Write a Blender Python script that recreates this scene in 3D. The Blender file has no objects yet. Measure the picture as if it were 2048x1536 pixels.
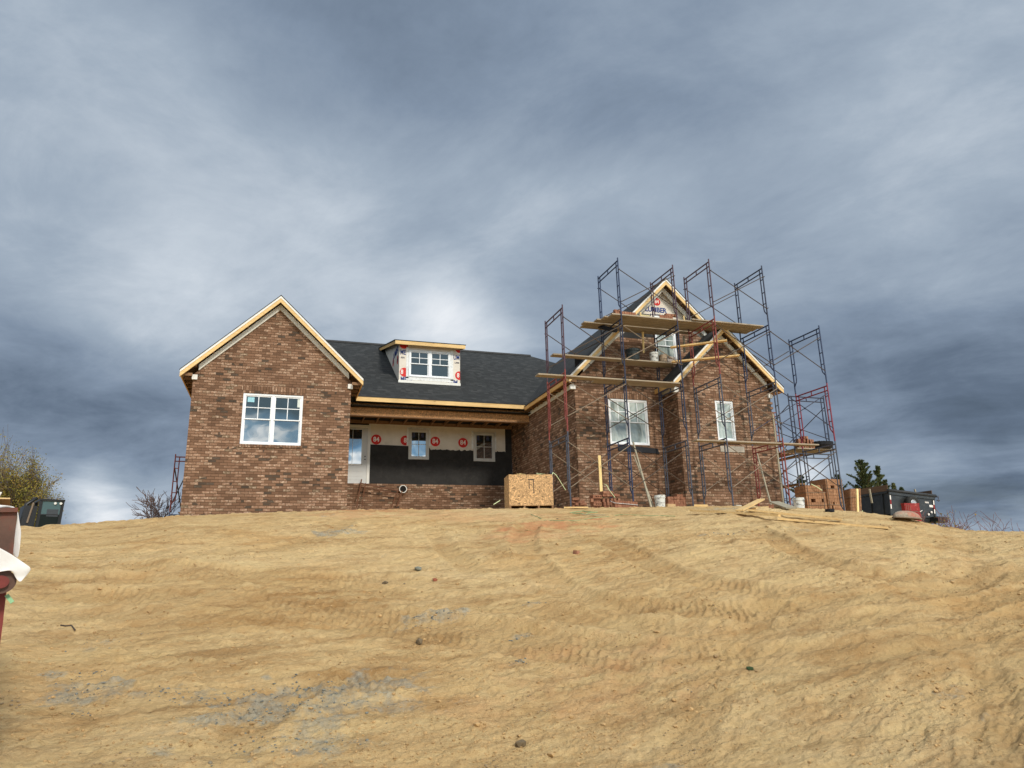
import bpy, bmesh, math, random
import numpy as np
from mathutils import Vector, Matrix
from mathutils.geometry import tessellate_polygon
random.seed(7)
R_ = math.radians
scene = bpy.context.scene
COL = scene.collection

# ------------------------------------------------------------------ camera
PITCH, ROLL, YAW, FPX = R_(14.8986), R_(-1.2857), R_(18.0109), 1420.0
cF = np.array([math.sin(YAW)*math.cos(PITCH), math.cos(YAW)*math.cos(PITCH), math.sin(PITCH)])
_R0 = np.array([math.cos(YAW), -math.sin(YAW), 0.0]); _U0 = np.cross(_R0, cF)
cR = math.cos(ROLL)*_R0 + math.sin(ROLL)*_U0
cU = -math.sin(ROLL)*_R0 + math.cos(ROLL)*_U0
cam_d = bpy.data.cameras.new('camera'); cam = bpy.data.objects.new('camera', cam_d); COL.objects.link(cam)
cam_d.sensor_width = 36.0; cam_d.lens = FPX/2048*36.0; cam_d.clip_start = 0.05; cam_d.clip_end = 6000
cam.matrix_world = Matrix(((cR[0], cU[0], -cF[0], 0), (cR[1], cU[1], -cF[1], 0), (cR[2], cU[2], -cF[2], 0), (0, 0, 0, 1)))
scene.camera = cam

def ray(x, y):
    return cF + (x-1024)/FPX*cR - (y-768)/FPX*cU
def at(x, y, ax, val):
    """point of the line of sight through (x, y) of the 2048 px photograph on the plane axis = val"""
    d = ray(x, y); return d*(val/d['XYZ'.index(ax)])
def V(*a): return np.array(a, float)
def lin(c):
    return tuple((v/255/12.92 if v/255 <= 0.04045 else ((v/255+0.055)/1.055)**2.4) for v in c)

# ------------------------------------------------------------------ sun
SUN = V(0.20, -0.80, 0.57); SUN /= np.linalg.norm(SUN)
sd = bpy.data.lights.new('sun', 'SUN'); so = bpy.data.objects.new('sun', sd); COL.objects.link(so)
sd.energy = 2.5; sd.angle = R_(10.0); sd.color = (1.0, 0.93, 0.82)
so.rotation_euler = Vector(SUN).to_track_quat('Z', 'Y').to_euler()
so.location = (0, 0, 40)
scene.view_settings.view_transform = 'Standard'; scene.view_settings.look = 'None'
scene.view_settings.gamma = 1.0; scene.view_settings.exposure = 0.0
scene.view_settings.use_curve_mapping = False

# ------------------------------------------------------------------ node helpers
class NT:
    def __init__(s, nt): s.nt = nt; s.n = nt.nodes; s.l = nt.links
    def new(s, t, **kw):
        n = s.n.new(t)
        for k, v in kw.items(): setattr(n, k, v)
        return n
    def put(s, sock, v):
        if v is None: return
        if isinstance(v, bpy.types.NodeSocket): s.l.new(v, sock)
        else:
            if isinstance(v, (tuple, list)) and sock.type == 'RGBA' and len(v) == 3: v = (*v, 1)
            sock.default_value = v
    def math(s, op, a, b=None, c=None, clamp=False):
        n = s.new('ShaderNodeMath', operation=op, use_clamp=clamp)
        s.put(n.inputs[0], a)
        if b is not None: s.put(n.inputs[1], b)
        if c is not None: s.put(n.inputs[2], c)
        return n.outputs[0]
    def vmath(s, op, a, b=None):
        n = s.new('ShaderNodeVectorMath', operation=op)
        s.put(n.inputs[0], a)
        if b is not None: s.put(n.inputs[1], b)
        return n.outputs['Value'] if op in ('DOT_PRODUCT', 'LENGTH') else n.outputs[0]
    def mix(s, f, a, b, blend='MIX'):
        n = s.new('ShaderNodeMix', data_type='RGBA', blend_type=blend)
        s.put(n.inputs[0], f); s.put(n.inputs[6], a); s.put(n.inputs[7], b)
        return n.outputs[2]
    def noise(s, vec, scale=5, detail=4, rough=0.55, dist=0.0, color=False):
        n = s.new('ShaderNodeTexNoise')
        if vec is not None: s.l.new(vec, n.inputs['Vector'])
        n.inputs['Scale'].default_value = scale; n.inputs['Detail'].default_value = detail
        n.inputs['Roughness'].default_value = rough; n.inputs['Distortion'].default_value = dist
        return n.outputs['Color' if color else 'Fac']
    def ramp(s, f, stops, interp='LINEAR'):
        n = s.new('ShaderNodeValToRGB'); n.color_ramp.interpolation = interp
        e = n.color_ramp.elements
        while len(e) < len(stops): e.new(0.5)
        for i, (p, c) in enumerate(stops):
            e[i].position = p; e[i].color = (*c, 1) if len(c) == 3 else c
        s.put(n.inputs[0], f); return n.outputs[0]
    def rng(s, f, a, b, c=0.0, d=1.0):
        n = s.new('ShaderNodeMapRange'); s.put(n.inputs[0], f)
        for i, v in enumerate((a, b, c, d)): n.inputs[1+i].default_value = v
        return n.outputs[0]
    def comb(s, x, y, z):
        n = s.new('ShaderNodeCombineXYZ')
        for i, v in enumerate((x, y, z)): s.put(n.inputs[i], v)
        return n.outputs[0]
    def sep(s, v):
        n = s.new('ShaderNodeSeparateXYZ'); s.l.new(v, n.inputs[0]); return n.outputs
    def scale(s, v, sc):
        n = s.new('ShaderNodeMapping'); s.l.new(v, n.inputs[0]); n.inputs['Scale'].default_value = sc; return n.outputs[0]
    def coord(s, which='Object'):
        return s.new('ShaderNodeTexCoord').outputs[which]
    def bump(s, h, strength=0.3, dist=0.02):
        n = s.new('ShaderNodeBump'); s.put(n.inputs['Height'], h)
        n.inputs['Strength'].default_value = strength; n.inputs['Distance'].default_value = dist
        return n.outputs[0]

def new_mat(name):
    m = bpy.data.materials.new(name); m.use_nodes = True
    t = NT(m.node_tree); b = t.n['Principled BSDF']
    b.inputs['Specular IOR Level'].default_value = 0.3
    return m, t, b

# ------------------------------------------------------------------ sky (world)
w = bpy.data.worlds.new('World'); scene.world = w; w.use_nodes = True
t = NT(w.node_tree); bg = t.n['Background']
sky = t.new('ShaderNodeTexSky', sky_type='NISHITA'); sky.sun_disc = False
sky.sun_elevation = math.asin(SUN[2]); sky.sun_rotation = math.atan2(SUN[0], SUN[1])
sky.air_density = 1.4; sky.ozone_density = 1.5
skyc = t.mix(1.0, sky.outputs[0], (0.1, 0.1, 0.1), 'MULTIPLY')
D = t.coord('Generated'); dx, dy, dz = t.sep(D)
zc = t.math('ADD', t.math('MAXIMUM', dz, 0.0), 0.16)
px_ = t.math('DIVIDE', dx, zc); py_ = t.math('DIVIDE', dy, zc)
u = t.math('ADD', t.math('MULTIPLY', px_, -0.64), t.math('MULTIPLY', py_, 0.77))
v = t.math('ADD', t.math('MULTIPLY', px_, 0.77), t.math('MULTIPLY', py_, 0.64))
cp = t.comb(t.math('MULTIPLY', u, 0.55), t.math('MULTIPLY', v, 0.95), 3.7)
n1 = t.noise(cp, 0.9, 4, 0.45, 0.3)
n2 = t.noise(t.comb(t.math('MULTIPLY', u, 0.85), t.math('MULTIPLY', v, 1.15), 9.1), 2.2, 8, 0.64, 0.35)
val = t.math('ADD', t.math('MULTIPLY', t.math('SUBTRACT', n1, 0.5), 0.85), t.math('MULTIPLY', t.math('SUBTRACT', n2, 0.5), 0.50))
n3 = t.noise(t.scale(D, (1, 1, 2.2)), 8.0, 8, 0.62, 0.5); val = t.math('ADD', val, t.math('MULTIPLY', t.math('SUBTRACT', n3, 0.5), t.rng(dz, 0.05, 0.45, 0.44, 0.13)))
val = t.math('ADD', val, 0.440)
BLOBS = [  # photo pixel, angular radius (deg), amount
    (330, 420, 13, 0.20), (60, 130, 12, 0.10), (700, 70, 9, -0.17), (1190, 150, 10, -0.14), (1130, 400, 6, 0.17), (1320, 335, 5, 0.16),
    (1000, 420, 4, 0.08), (900, 655, 4.2, 0.36), (880, 600, 2.5, 0.10), (700, 560, 6, 0.18), (1000, 690, 3, 0.16),
    (560, 700, 6, 0.02), (100, 780, 5.5, -0.16), (330, 800, 4.5, -0.10), (50, 640, 5, -0.10), (180, 975, 2.0, 0.32), (60, 960, 3, 0.1), (230, 1055, 2.6, 0.46),
    (330, 1010, 1.6, 0.18), (260, 1000, 1.5, -0.12), (120, 1000, 1.5, -0.08), (1850, 330, 11, 0.16), (2000, 120, 8, 0.02), (1850, 790, 7, -0.13), (1990, 700, 7, -0.08),
    (2000, 910, 3.2, -0.12), (1850, 880, 2.2, 0.03), (1900, 960, 3.0, 0.05), (1990, 1010, 2.2, -0.08), (1650, 620, 7, -0.03), (1750, 860, 4, 0.08), (1612, 955, 1.6, 0.42), (1560, 470, 6, -0.04), (1290, 700, 5, 0.02)]
for bx, by, rad, amp in BLOBS:
    d_ = ray(bx, by); d_ = d_/np.linalg.norm(d_)
    dot = t.vmath('DOT_PRODUCT', D, tuple(d_))
    k = 1.0/(1-math.cos(R_(rad)))
    g = t.math('EXPONENT', t.math('MULTIPLY', t.math('SUBTRACT', dot, 1.0), k))
    val = t.math('MULTIPLY_ADD', g, amp, val)
cloud = t.ramp(val, [(0.0, (0.085, 0.118, 0.165)), (0.18, (0.130, 0.175, 0.245)), (0.38, (0.228, 0.292, 0.386)), (0.58, (0.355, 0.428, 0.520)), (0.80, (0.58, 0.645, 0.72)), (1.0, (0.86, 0.89, 0.93))])
# thin cloud lets the blue through near the horizon on both sides
gap = t.rng(t.noise(t.comb(t.math('MULTIPLY', px_, 1.0), t.math('MULTIPLY', py_, 1.0), 1.0), 1.4, 5, 0.55), 0.52, 0.66)
low = t.rng(dz, 0.02, 0.16, 1.0, 0.0)
front = t.mix(t.math('MULTIPLY', t.math('MULTIPLY', gap, low), 0.12), cloud, skyc)
# sky behind the photographer: blue gap with sunlit cumulus low down, grey sheet above
cb = t.noise(t.scale(D, (1, 1, 2.0)), 11.0, 7, 0.55, 0.4)
cumulus = t.ramp(cb, [(0.38, (0.42, 0.85, 1.35)), (0.47, (0.9, 1.35, 1.75)), (0.54, (2.9, 3.0, 3.0)), (0.68, (1.3, 1.5, 1.65))])
high = t.mix(t.rng(dz, 0.30, 0.55), t.mix(0.6, cloud, (0.24, 0.33, 0.37)), (1.15, 1.2, 1.25))
hz = t.math('SUBTRACT', dz, t.math('MULTIPLY', dx, 0.10))
edge = t.rng(t.math('ADD', hz, t.math('MULTIPLY', t.math('SUBTRACT', t.noise(D, 6, 4), 0.5), 0.15)), 0.160, 0.215)
back = t.mix(edge, cumulus, high)
bk = t.rng(dy, 0.15, -0.35)
col = t.mix(bk, front, back)
col = t.mix(t.rng(dz, -0.01, -0.06), col, (0.16, 0.14, 0.10))
t.put(bg.inputs['Color'], col); bg.inputs['Strength'].default_value = 1.0

# ------------------------------------------------------------------ objects
def link(o, parent=None):
    COL.objects.link(o)
    if parent is not None: o.parent = parent
    return o
def thing(name, label, cat, loc=(0, 0, 0), group=None):
    o = bpy.data.objects.new(name, None); link(o); o.location = tuple(float(a) for a in loc); o.empty_display_size = 0.2
    o['label'] = label; o['category'] = cat
    if group: o['group'] = group
    return o
def tag(o, label, cat, group=None, kind=None):
    if label: o['label'] = label
    if cat: o['category'] = cat
    if group: o['group'] = group
    if kind: o['kind'] = kind
    return o
def origin_of(parent):
    v = V(0, 0, 0)
    while parent is not None:
        v = v + np.array(parent.location); parent = parent.parent
    return v

class MB:
    """collects boxes, bars, tubes and plates given in world metres; build() links them as one mesh object"""
    def __init__(s): s.v = []; s.f = []; s.m = []; s.mi = 0
    def add(s, vs, fs):
        b = len(s.v); s.v += [tuple(map(float, q)) for q in vs]
        s.f += [tuple(b+i for i in q) for q in fs]; s.m += [s.mi]*len(fs); return s
    def box(s, x0, x1, y0, y1, z0, z1):
        return s.add([(x0, y0, z0), (x1, y0, z0), (x1, y1, z0), (x0, y1, z0), (x0, y0, z1), (x1, y0, z1), (x1, y1, z1), (x0, y1, z1)],
                     [(0, 3, 2, 1), (4, 5, 6, 7), (0, 1, 5, 4), (1, 2, 6, 5), (2, 3, 7, 6), (3, 0, 4, 7)])
    def obox(s, c, u, v, w):
        """box from centre and three half-vectors"""
        c, u, v, w = map(np.array, (c, u, v, w))
        P = [c+a*u+b*v+d*w for d in (-1, 1) for a, b in ((-1, -1), (1, -1), (1, 1), (-1, 1))]
        return s.add(P, [(0, 3, 2, 1), (4, 5, 6, 7), (0, 1, 5, 4), (1, 2, 6, 5), (2, 3, 7, 6), (3, 0, 4, 7)])
    def bar(s, p, q, wd, ht, up=(0, 0, 1)):
        p, q, up = map(lambda a: np.array(a, float), (p, q, up))
        d = q-p; L = np.linalg.norm(d); d = d/L
        sd_ = np.cross(d, up); n = np.linalg.norm(sd_)
        if n < 1e-6: sd_ = np.cross(d, V(1, 0, 0)); n = np.linalg.norm(sd_)
        sd_ /= n; uu = np.cross(sd_, d)
        return s.obox((p+q)/2, d*L/2, sd_*wd/2, uu*ht/2)
    def tube(s, pts, r, n=6, cap=True):
        pts = [np.array(p, float) for p in pts]
        rs = r if isinstance(r, (list, tuple)) else [r]*len(pts)
        rings = []; prev = None
        for i, p in enumerate(pts):
            d = pts[min(i+1, len(pts)-1)]-pts[max(i-1, 0)]
            d = d/(np.linalg.norm(d)+1e-9)
            if prev is None:
                a = V(0, 0, 1) if abs(d[2]) < 0.9 else V(1, 0, 0)
                a = np.cross(d, a); a /= np.linalg.norm(a)
            else:
                a = prev-d*np.dot(prev, d); a /= (np.linalg.norm(a)+1e-9)
            prev = a; b = np.cross(d, a)
            rings.append([p+rs[i]*(math.cos(2*math.pi*k/n)*a+math.sin(2*math.pi*k/n)*b) for k in range(n)])
        vs = [q for rg in rings for q in rg]; fs = []
        for i in range(len(pts)-1):
            for k in range(n):
                fs.append((i*n+k, i*n+(k+1) % n, (i+1)*n+(k+1) % n, (i+1)*n+k))
        if cap: fs += [tuple(range(n))[::-1], tuple((len(pts)-1)*n+k for k in range(n))]
        return s.add(vs, fs)
    def plate(s, loops, a, b, plane='XZ'):
        """2-D loops (outer + holes) between the two offsets a and b along the third axis"""
        def mk(p, o):
            return {'XZ': (p[0], o, p[1]), 'YZ': (o, p[0], p[1]), 'XY': (p[0], p[1], o)}[plane]
        tess = tessellate_polygon([[Vector((p[0], p[1], 0)) for p in lp] for lp in loops])
        flat = [p for lp in loops for p in lp]; n = len(flat)
        vs = [mk(p, a) for p in flat]+[mk(p, b) for p in flat]
        fs = [tuple(q) for q in tess]+[tuple(i+n for i in reversed(q)) for q in tess]
        k = 0
        for lp in loops:
            m = len(lp)
            for i in range(m): fs.append((k+i, k+(i+1) % m, n+k+(i+1) % m, n+k+i))
            k += m
        return s.add(vs, fs)
    def lathe(s, c, prof, n=16, axis='Z', cap=True):
        vs = []; fs = []
        for r, h in prof:
            for k in range(n):
                a = 2*math.pi*k/n; x, y = r*math.cos(a), r*math.sin(a)
                vs.append({'Z': (c[0]+x, c[1]+y, c[2]+h), 'Y': (c[0]+x, c[1]+h, c[2]+y), 'X': (c[0]+h, c[1]+x, c[2]+y)}[axis])
        for i in range(len(prof)-1):
            for k in range(n): fs.append((i*n+k, i*n+(k+1) % n, (i+1)*n+(k+1) % n, (i+1)*n+k))
        if cap: fs += [tuple(range(n))[::-1], tuple((len(prof)-1)*n+k for k in range(n))]
        return s.add(vs, fs)
    def mesh(s, name, off=(0, 0, 0), fix=True):
        me = bpy.data.meshes.new(name)
        o = np.array(off); me.from_pydata([tuple(np.array(q)-o) for q in s.v], [], s.f)
        if fix:
            bm = bmesh.new(); bm.from_mesh(me); bmesh.ops.recalc_face_normals(bm, faces=bm.faces); bm.to_mesh(me); bm.free()
        return me
    def build(s, name, mats, parent=None, smooth=False, loc=None, fix=True):
        off = origin_of(parent)
        if loc is not None: off = off+np.array(loc)
        me = s.mesh(name, off, fix)
        for m in (mats if isinstance(mats, (list, tuple)) else [mats]): me.materials.append(m)
        if any(s.m): me.polygons.foreach_set('material_index', s.m)
        if smooth: me.polygons.foreach_set('use_smooth', [True]*len(me.polygons))
        ob = bpy.data.objects.new(name, me); link(ob, parent)
        if loc is not None: ob.location = tuple(float(a) for a in loc)
        return ob

def copy_tree(o, parent=None):
    c = o.copy(); COL.objects.link(c)
    if parent is not None: c.parent = parent
    for ch in list(o.children): copy_tree(ch, c)
    return c

# ------------------------------------------------------------------ materials
def world_pos(t): return t.new('ShaderNodeNewGeometry').outputs['Position']
def brick_mat(name, axis='X', bw=0.204, bh=0.0794, soldier=False, pale=0.0, tint=(1, 1, 1)):
    m, t, b = new_mat(name)
    x, y, z = t.sep(world_pos(t)); h = x if axis == 'X' else y
    if soldier: h, z = z, h
    row = t.math('FLOOR', t.math('DIVIDE', z, bh))
    fz = t.math('FRACT', t.math('DIVIDE', z, bh))
    sh = t.math('MULTIPLY', t.math('MODULO', t.math('ADD', row, 400.0), 2.0), 0.0 if soldier else 0.5)
    hh = t.math('ADD', t.math('DIVIDE', h, bw), sh)
    colm = t.math('FLOOR', hh); fx = t.math('FRACT', hh)
    wn = t.new('ShaderNodeTexWhiteNoise', noise_dimensions='3D'); t.put(wn.inputs['Vector'], t.comb(colm, row, 5.0 if axis == 'X' else 8.0))
    rv = wn.outputs['Value']; rc = t.sep(wn.outputs['Color'])
    P = world_pos(t)
    brick = t.ramp(rv, [(0.0, lin((104, 78, 60))), (0.25, lin((124, 94, 73))), (0.5, lin((135, 103, 81))), (0.72, lin((144, 112, 89))), (0.9, lin((154, 122, 99))), (1.0, lin((116, 99, 78)))])
    # pale slurry smears on the face of many bricks
    vec = t.comb(t.math('MULTIPLY', h, 16.0), t.math('MULTIPLY', z, 30.0), t.math('MULTIPLY', rv, 37.0))
    sm = t.noise(vec, 1.0, 3, 0.6)
    smf = t.math('MULTIPLY', t.rng(sm, 0.50, 0.66), t.rng(rc[0], 0.35, 0.8))
    brick = t.mix(t.math('MULTIPLY', smf, 0.66), brick, lin((214, 190, 166)))
    # dark over-burnt bricks, gathered in loose clusters
    cl = t.noise(t.comb(t.math('MULTIPLY', h, 0.8), t.math('MULTIPLY', z, 1.2), 2.0), 1.3, 2, 0.5)
    dk = t.math('GREATER_THAN', t.math('ADD', rc[1], t.math('MULTIPLY', t.math('SUBTRACT', cl, 0.5), 1.1)), 0.95)
    brick = t.mix(t.math('MULTIPLY', dk, 0.85), brick, lin((66, 60, 52)))
    jx = t.math('MINIMUM', fx, t.math('SUBTRACT', 1.0, fx)); jz = t.math('MINIMUM', fz, t.math('SUBTRACT', 1.0, fz))
    wob = t.math('MULTIPLY', t.math('SUBTRACT', t.noise(P, 45, 2), 0.5), 0.10)
    mx = t.rng(t.math('ADD', jx, t.math('MULTIPLY', wob, 0.5)), 0.018, 0.045, 1.0, 0.0)
    mz = t.rng(t.math('ADD', jz, wob), 0.07, 0.15, 1.0, 0.0)
    mo = t.math('MAXIMUM', mx, mz)
    grime = t.rng(t.noise(P, 1.1, 4, 0.6), 0.3, 0.7, 0.82, 1.12)
    mort = t.mix(t.rng(t.noise(P, 9, 3), 0.3, 0.7), lin((78, 56, 40)), lin((100, 76, 56)))  # mortar brown, darkened in colour for the shadow in the recessed joints
    c = t.mix(mo, brick, mort)
    g3 = t.new('ShaderNodeCombineColor'); [t.put(g3.inputs[i], grime) for i in range(3)]
    c = t.mix(1.0, c, g3.outputs[0], 'MULTIPLY')
    c = t.mix(1.0, c, tint, 'MULTIPLY')
    t.put(b.inputs['Base Color'], c); b.inputs['Roughness'].default_value = 0.92
    hgt = t.math('ADD', t.math('SUBTRACT', 1.0, mo), t.math('MULTIPLY', t.noise(P, 60, 3), 0.35))
    t.put(b.inputs['Normal'], t.bump(hgt, 0.4, 0.008))
    return m
def wood_mat(name, c1, c2, axis='X', rough=0.75, knots=True):
    m, t, b = new_mat(name)
    P = world_pos(t)
    sc = {'X': (1.2, 26, 26), 'Y': (26, 1.2, 26), 'Z': (26, 26, 1.2)}[axis]
    g = t.noise(t.scale(P, sc), 1.0, 5, 0.6, 0.4)
    c = t.mix(t.rng(g, 0.3, 0.7), lin(c1), lin(c2))
    if knots:
        k = t.new('ShaderNodeTexVoronoi'); t.l.new(t.scale(P, {'X': (2.2, 9, 9), 'Y': (9, 2.2, 9), 'Z': (9, 9, 2.2)}[axis]), k.inputs['Vector']); k.inputs['Scale'].default_value = 1.0
        c = t.mix(t.rng(k.outputs['Distance'], 0.05, 0.13, 0.7, 0.0), c, lin((120, 82, 44)))
    big = t.rng(t.noise(P, 1.6, 3), 0.3, 0.7, 0.86, 1.08)
    g3 = t.new('ShaderNodeCombineColor'); [t.put(g3.inputs[i], big) for i in range(3)]
    c = t.mix(1.0, c, g3.outputs[0], 'MULTIPLY')
    t.put(b.inputs['Base Color'], c); b.inputs['Roughness'].default_value = rough
    t.put(b.inputs['Normal'], t.bump(g, 0.25, 0.004))
    return m
def osb_mat(name, base=(196, 148, 92)):
    m, t, b = new_mat(name)
    P = world_pos(t)
    dist = t.noise(P, 3.0, 2, 0.5, color=True)
    Pd = t.vmath('ADD', P, t.vmath('MULTIPLY', dist, (0.22, 0.22, 0.22)))
    def layer(sc, z):
        vn = t.new('ShaderNodeTexVoronoi'); t.l.new(t.scale(Pd, sc), vn.inputs['Vector']); vn.inputs['Scale'].default_value = 1.0
        return t.sep(vn.outputs['Color'])[0], vn.outputs['Distance']
    a, da = layer((20, 20, 64), 0); c_, dc = layer((62, 62, 19), 1)
    sel = t.math('GREATER_THAN', t.noise(P, 11, 2), 0.5)
    vv = t.math('ADD', t.math('MULTIPLY', a, sel), t.math('MULTIPLY', c_, t.math('SUBTRACT', 1.0, sel)))
    k = [tuple(min(255, q*f) for q in base) for f in (0.62, 0.86, 1.0, 1.16, 1.28)]
    c = t.ramp(vv, [(0.0, lin(k[0])), (0.12, lin(k[1])), (0.5, lin(k[2])), (0.85, lin(k[3])), (1.0, lin(k[4]))])
    c = t.mix(t.rng(t.noise(P, 38, 4, 0.7), 0.56, 0.74, 0.0, 0.45), c, lin((104, 68, 36)))
    t.put(b.inputs['Base Color'], c); b.inputs['Roughness'].default_value = 0.7
    t.put(b.inputs['Normal'], t.bump(vv, 0.2, 0.004))
    return m
def paint(name, c, rough=0.5, var=0.08, scale=6, metal=0.0, spots=None, spec=0.3, bump=0.0):
    m, t, b = new_mat(name)
    P = world_pos(t)
    n = t.rng(t.noise(P, scale, 5, 0.6), 0.3, 0.7, 1-var, 1+var)
    g3 = t.new('ShaderNodeCombineColor'); [t.put(g3.inputs[i], n) for i in range(3)]
    cc = t.mix(1.0, lin(c), g3.outputs[0], 'MULTIPLY')
    if spots:
        sc_, c2, lo, hi = spots
        cc = t.mix(t.rng(t.noise(P, sc_, 5, 0.65), lo, hi), cc, lin(c2))
    t.put(b.inputs['Base Color'], cc); b.inputs['Roughness'].default_value = rough
    b.inputs['Metallic'].default_value = metal; b.inputs['Specular IOR Level'].default_value = spec
    if bump: t.put(b.inputs['Normal'], t.bump(t.noise(P, scale*3, 4), bump, 0.01))
    return m
def shingle_mat(name, axis):
    m, t, b = new_mat(name)
    P = world_pos(t); x, y, z = t.sep(P); h = x if axis == 'X' else y
    rh = 0.075 if axis == 'X' else 0.095
    zz = t.math('DIVIDE', t.math('ADD', z, t.math('MULTIPLY', t.math('SUBTRACT', t.noise(P, 1.5, 2), 0.5), 0.02)), rh)
    row = t.math('FLOOR', zz); fz = t.math('FRACT', zz)
    wr = t.new('ShaderNodeTexWhiteNoise', noise_dimensions='1D'); t.put(wr.inputs['W'], row)
    hh = t.math('ADD', t.math('DIVIDE', h, 0.16), t.math('MULTIPLY', wr.outputs['Value'], 7.3))
    hh = t.math('ADD', hh, t.math('MULTIPLY', t.noise(t.comb(h, row, 0.0), 2.0, 1), 0.9))
    wn = t.new('ShaderNodeTexWhiteNoise', noise_dimensions='2D'); t.put(wn.inputs['Vector'], t.comb(t.math('FLOOR', hh), row, 0.0))
    c = t.ramp(wn.outputs['Value'], [(0.0, lin((36, 38, 39))), (0.5, lin((43, 45, 46))), (0.85, lin((52, 54, 55))), (1.0, lin((62, 63, 63)))])
    c = t.mix(t.rng(fz, 0.0, 0.22, 0.7, 0.0), c, lin((26, 28, 30)))
    c = t.mix(t.rng(t.noise(P, 120, 2), 0.4, 0.8, 0.0, 0.3), c, lin((84, 86, 84)))
    t.put(b.inputs['Base Color'], c); b.inputs['Roughness'].default_value = 0.95
    t.put(b.inputs['Normal'], t.bump(t.math('SUBTRACT', 1.0, fz), 0.5, 0.012))
    return m
def glass_mat(name, c=(30, 44, 46), ior=3.2, rough=0.015, wav=0.004):
    m, t, b = new_mat(name)
    t.put(b.inputs['Base Color'], lin(c)); b.inputs['Roughness'].default_value = rough
    b.inputs['IOR'].default_value = ior; b.inputs['Specular IOR Level'].default_value = 0.5
    t.put(b.inputs['Normal'], t.bump(t.noise(world_pos(t), 1.3, 1), 0.12, wav*10))
    return m
M = {}
M['brick_x'] = brick_mat('brick_front', 'X'); M['brick_y'] = brick_mat('brick_side', 'Y')
M['soldier'] = brick_mat('brick_soldier', 'X', bw=0.204, bh=0.0794, soldier=True)
M['pine'] = wood_mat('pine_lumber', (232, 202, 146), (214, 176, 116), 'X')
M['pine_y'] = wood_mat('pine_lumber_long', (226, 186, 120), (205, 158, 96), 'Y')
M['pine_z'] = wood_mat('pine_upright', (244, 220, 160), (230, 196, 130), 'Z')
M['deck'] = osb_mat('roof_deck', (124, 98, 74))  # shade of the roof underside is put into this darker sheet colour
M['lumber'] = wood_mat('rafter_lumber', (150, 116, 84), (122, 92, 66), 'Y')
M['plank'] = wood_mat('scaffold_plank', (178, 164, 142), (142, 128, 108), 'X')
M['grey_board'] = wood_mat('weathered_board', (178, 170, 148), (140, 132, 112), 'Z')
M['trim'] = paint('white_trim', (226, 226, 220), 0.45, 0.04)
M['primed'] = paint('primed_frieze', (228, 228, 218), 0.6, 0.06, 4)
M['vinyl'] = paint('window_vinyl', (236, 240, 242), 0.35, 0.03)
M['almond'] = paint('grey_vinyl', (200, 200, 196), 0.4, 0.04)
M['osb'] = osb_mat('osb_sheet', (184, 148, 104)); M['osb_dark'] = osb_mat('osb_beam', (176, 132, 88))
M['wrap'] = paint('house_wrap', (222, 214, 200), 0.6, 0.06, 3, spots=(2.2, (204, 196, 184), 0.5, 0.7), bump=0.2)
M['tape'] = paint('flashing_tape', (226, 228, 226), 0.5, 0.1, 9, spots=(14, (196, 202, 204), 0.5, 0.7), bump=0.3)
M['red_ink'] = paint('red_ink', (206, 44, 38), 0.6, 0.05)
M['blue_ink'] = paint('blue_ink', (34, 62, 128), 0.6, 0.05)
M['dark_ink'] = paint('dark_ink', (60, 62, 84), 0.6, 0.05)
M['white_ink'] = paint('white_ink', (236, 230, 222), 0.6, 0.03)
M['tar'] = paint('tar_paper', (46, 45, 44), 0.8, 0.25, 3, spots=(5, (58, 56, 54), 0.5, 0.75), bump=0.8)
M['membrane'] = paint('black_membrane', (24, 26, 32), 0.55, 0.2, 8)
M['shingle_x'] = shingle_mat('shingles_front', 'X'); M['shingle_y'] = shingle_mat('shingles_side', 'Y')
M['drip'] = paint('drip_edge', (30, 32, 34), 0.4, 0.1)
M['glass'] = glass_mat('window_glass', (26, 44, 50)); M['glass_dark'] = glass_mat('dark_glass', (20, 22, 22), 1.9, 0.05)
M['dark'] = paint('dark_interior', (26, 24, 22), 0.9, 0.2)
M['door'] = paint('door_paint', (206, 208, 206), 0.4, 0.03)

# ------------------------------------------------------------------ terrain
rng0 = np.random.RandomState(11)
_LAT = rng0.rand(256, 256)
def vnoise(x, y):
    xi = np.floor(x).astype(int); yi = np.floor(y).astype(int); fx = x-xi; fy = y-yi
    fx = fx*fx*(3-2*fx); fy = fy*fy*(3-2*fy)
    a = _LAT[xi & 255, yi & 255]; b = _LAT[(xi+1) & 255, yi & 255]; c = _LAT[xi & 255, (yi+1) & 255]; d = _LAT[(xi+1) & 255, (yi+1) & 255]
    return (a*(1-fx)+b*fx)*(1-fy)+(c*(1-fx)+d*fx)*fy-0.5
def fbm(x, y, o=4, g=0.5):
    s = 0; a = 1.0
    for i in range(o):
        s = s+a*vnoise(x*2**i+17.3*i, y*2**i+5.1*i); a *= g
    return s
SIL = [(-400, 1078), (0, 1058), (60, 1055), (130, 1054), (200, 1049), (290, 1037), (360, 1025), (500, 1019), (690, 1014), (1000, 1011), (1100, 1010),
       (1400, 1004), (1560, 1005), (1640, 1011), (1700, 1015), (1800, 1026), (1880, 1046), (1930, 1053), (2048, 1056), (2500, 1075)]
_az = []; _el = []
for q in SIL:
    d_ = ray(*q); _az.append(math.atan2(d_[0], d_[1])); _el.append(d_[2]/math.hypot(d_[0], d_[1]))
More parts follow.
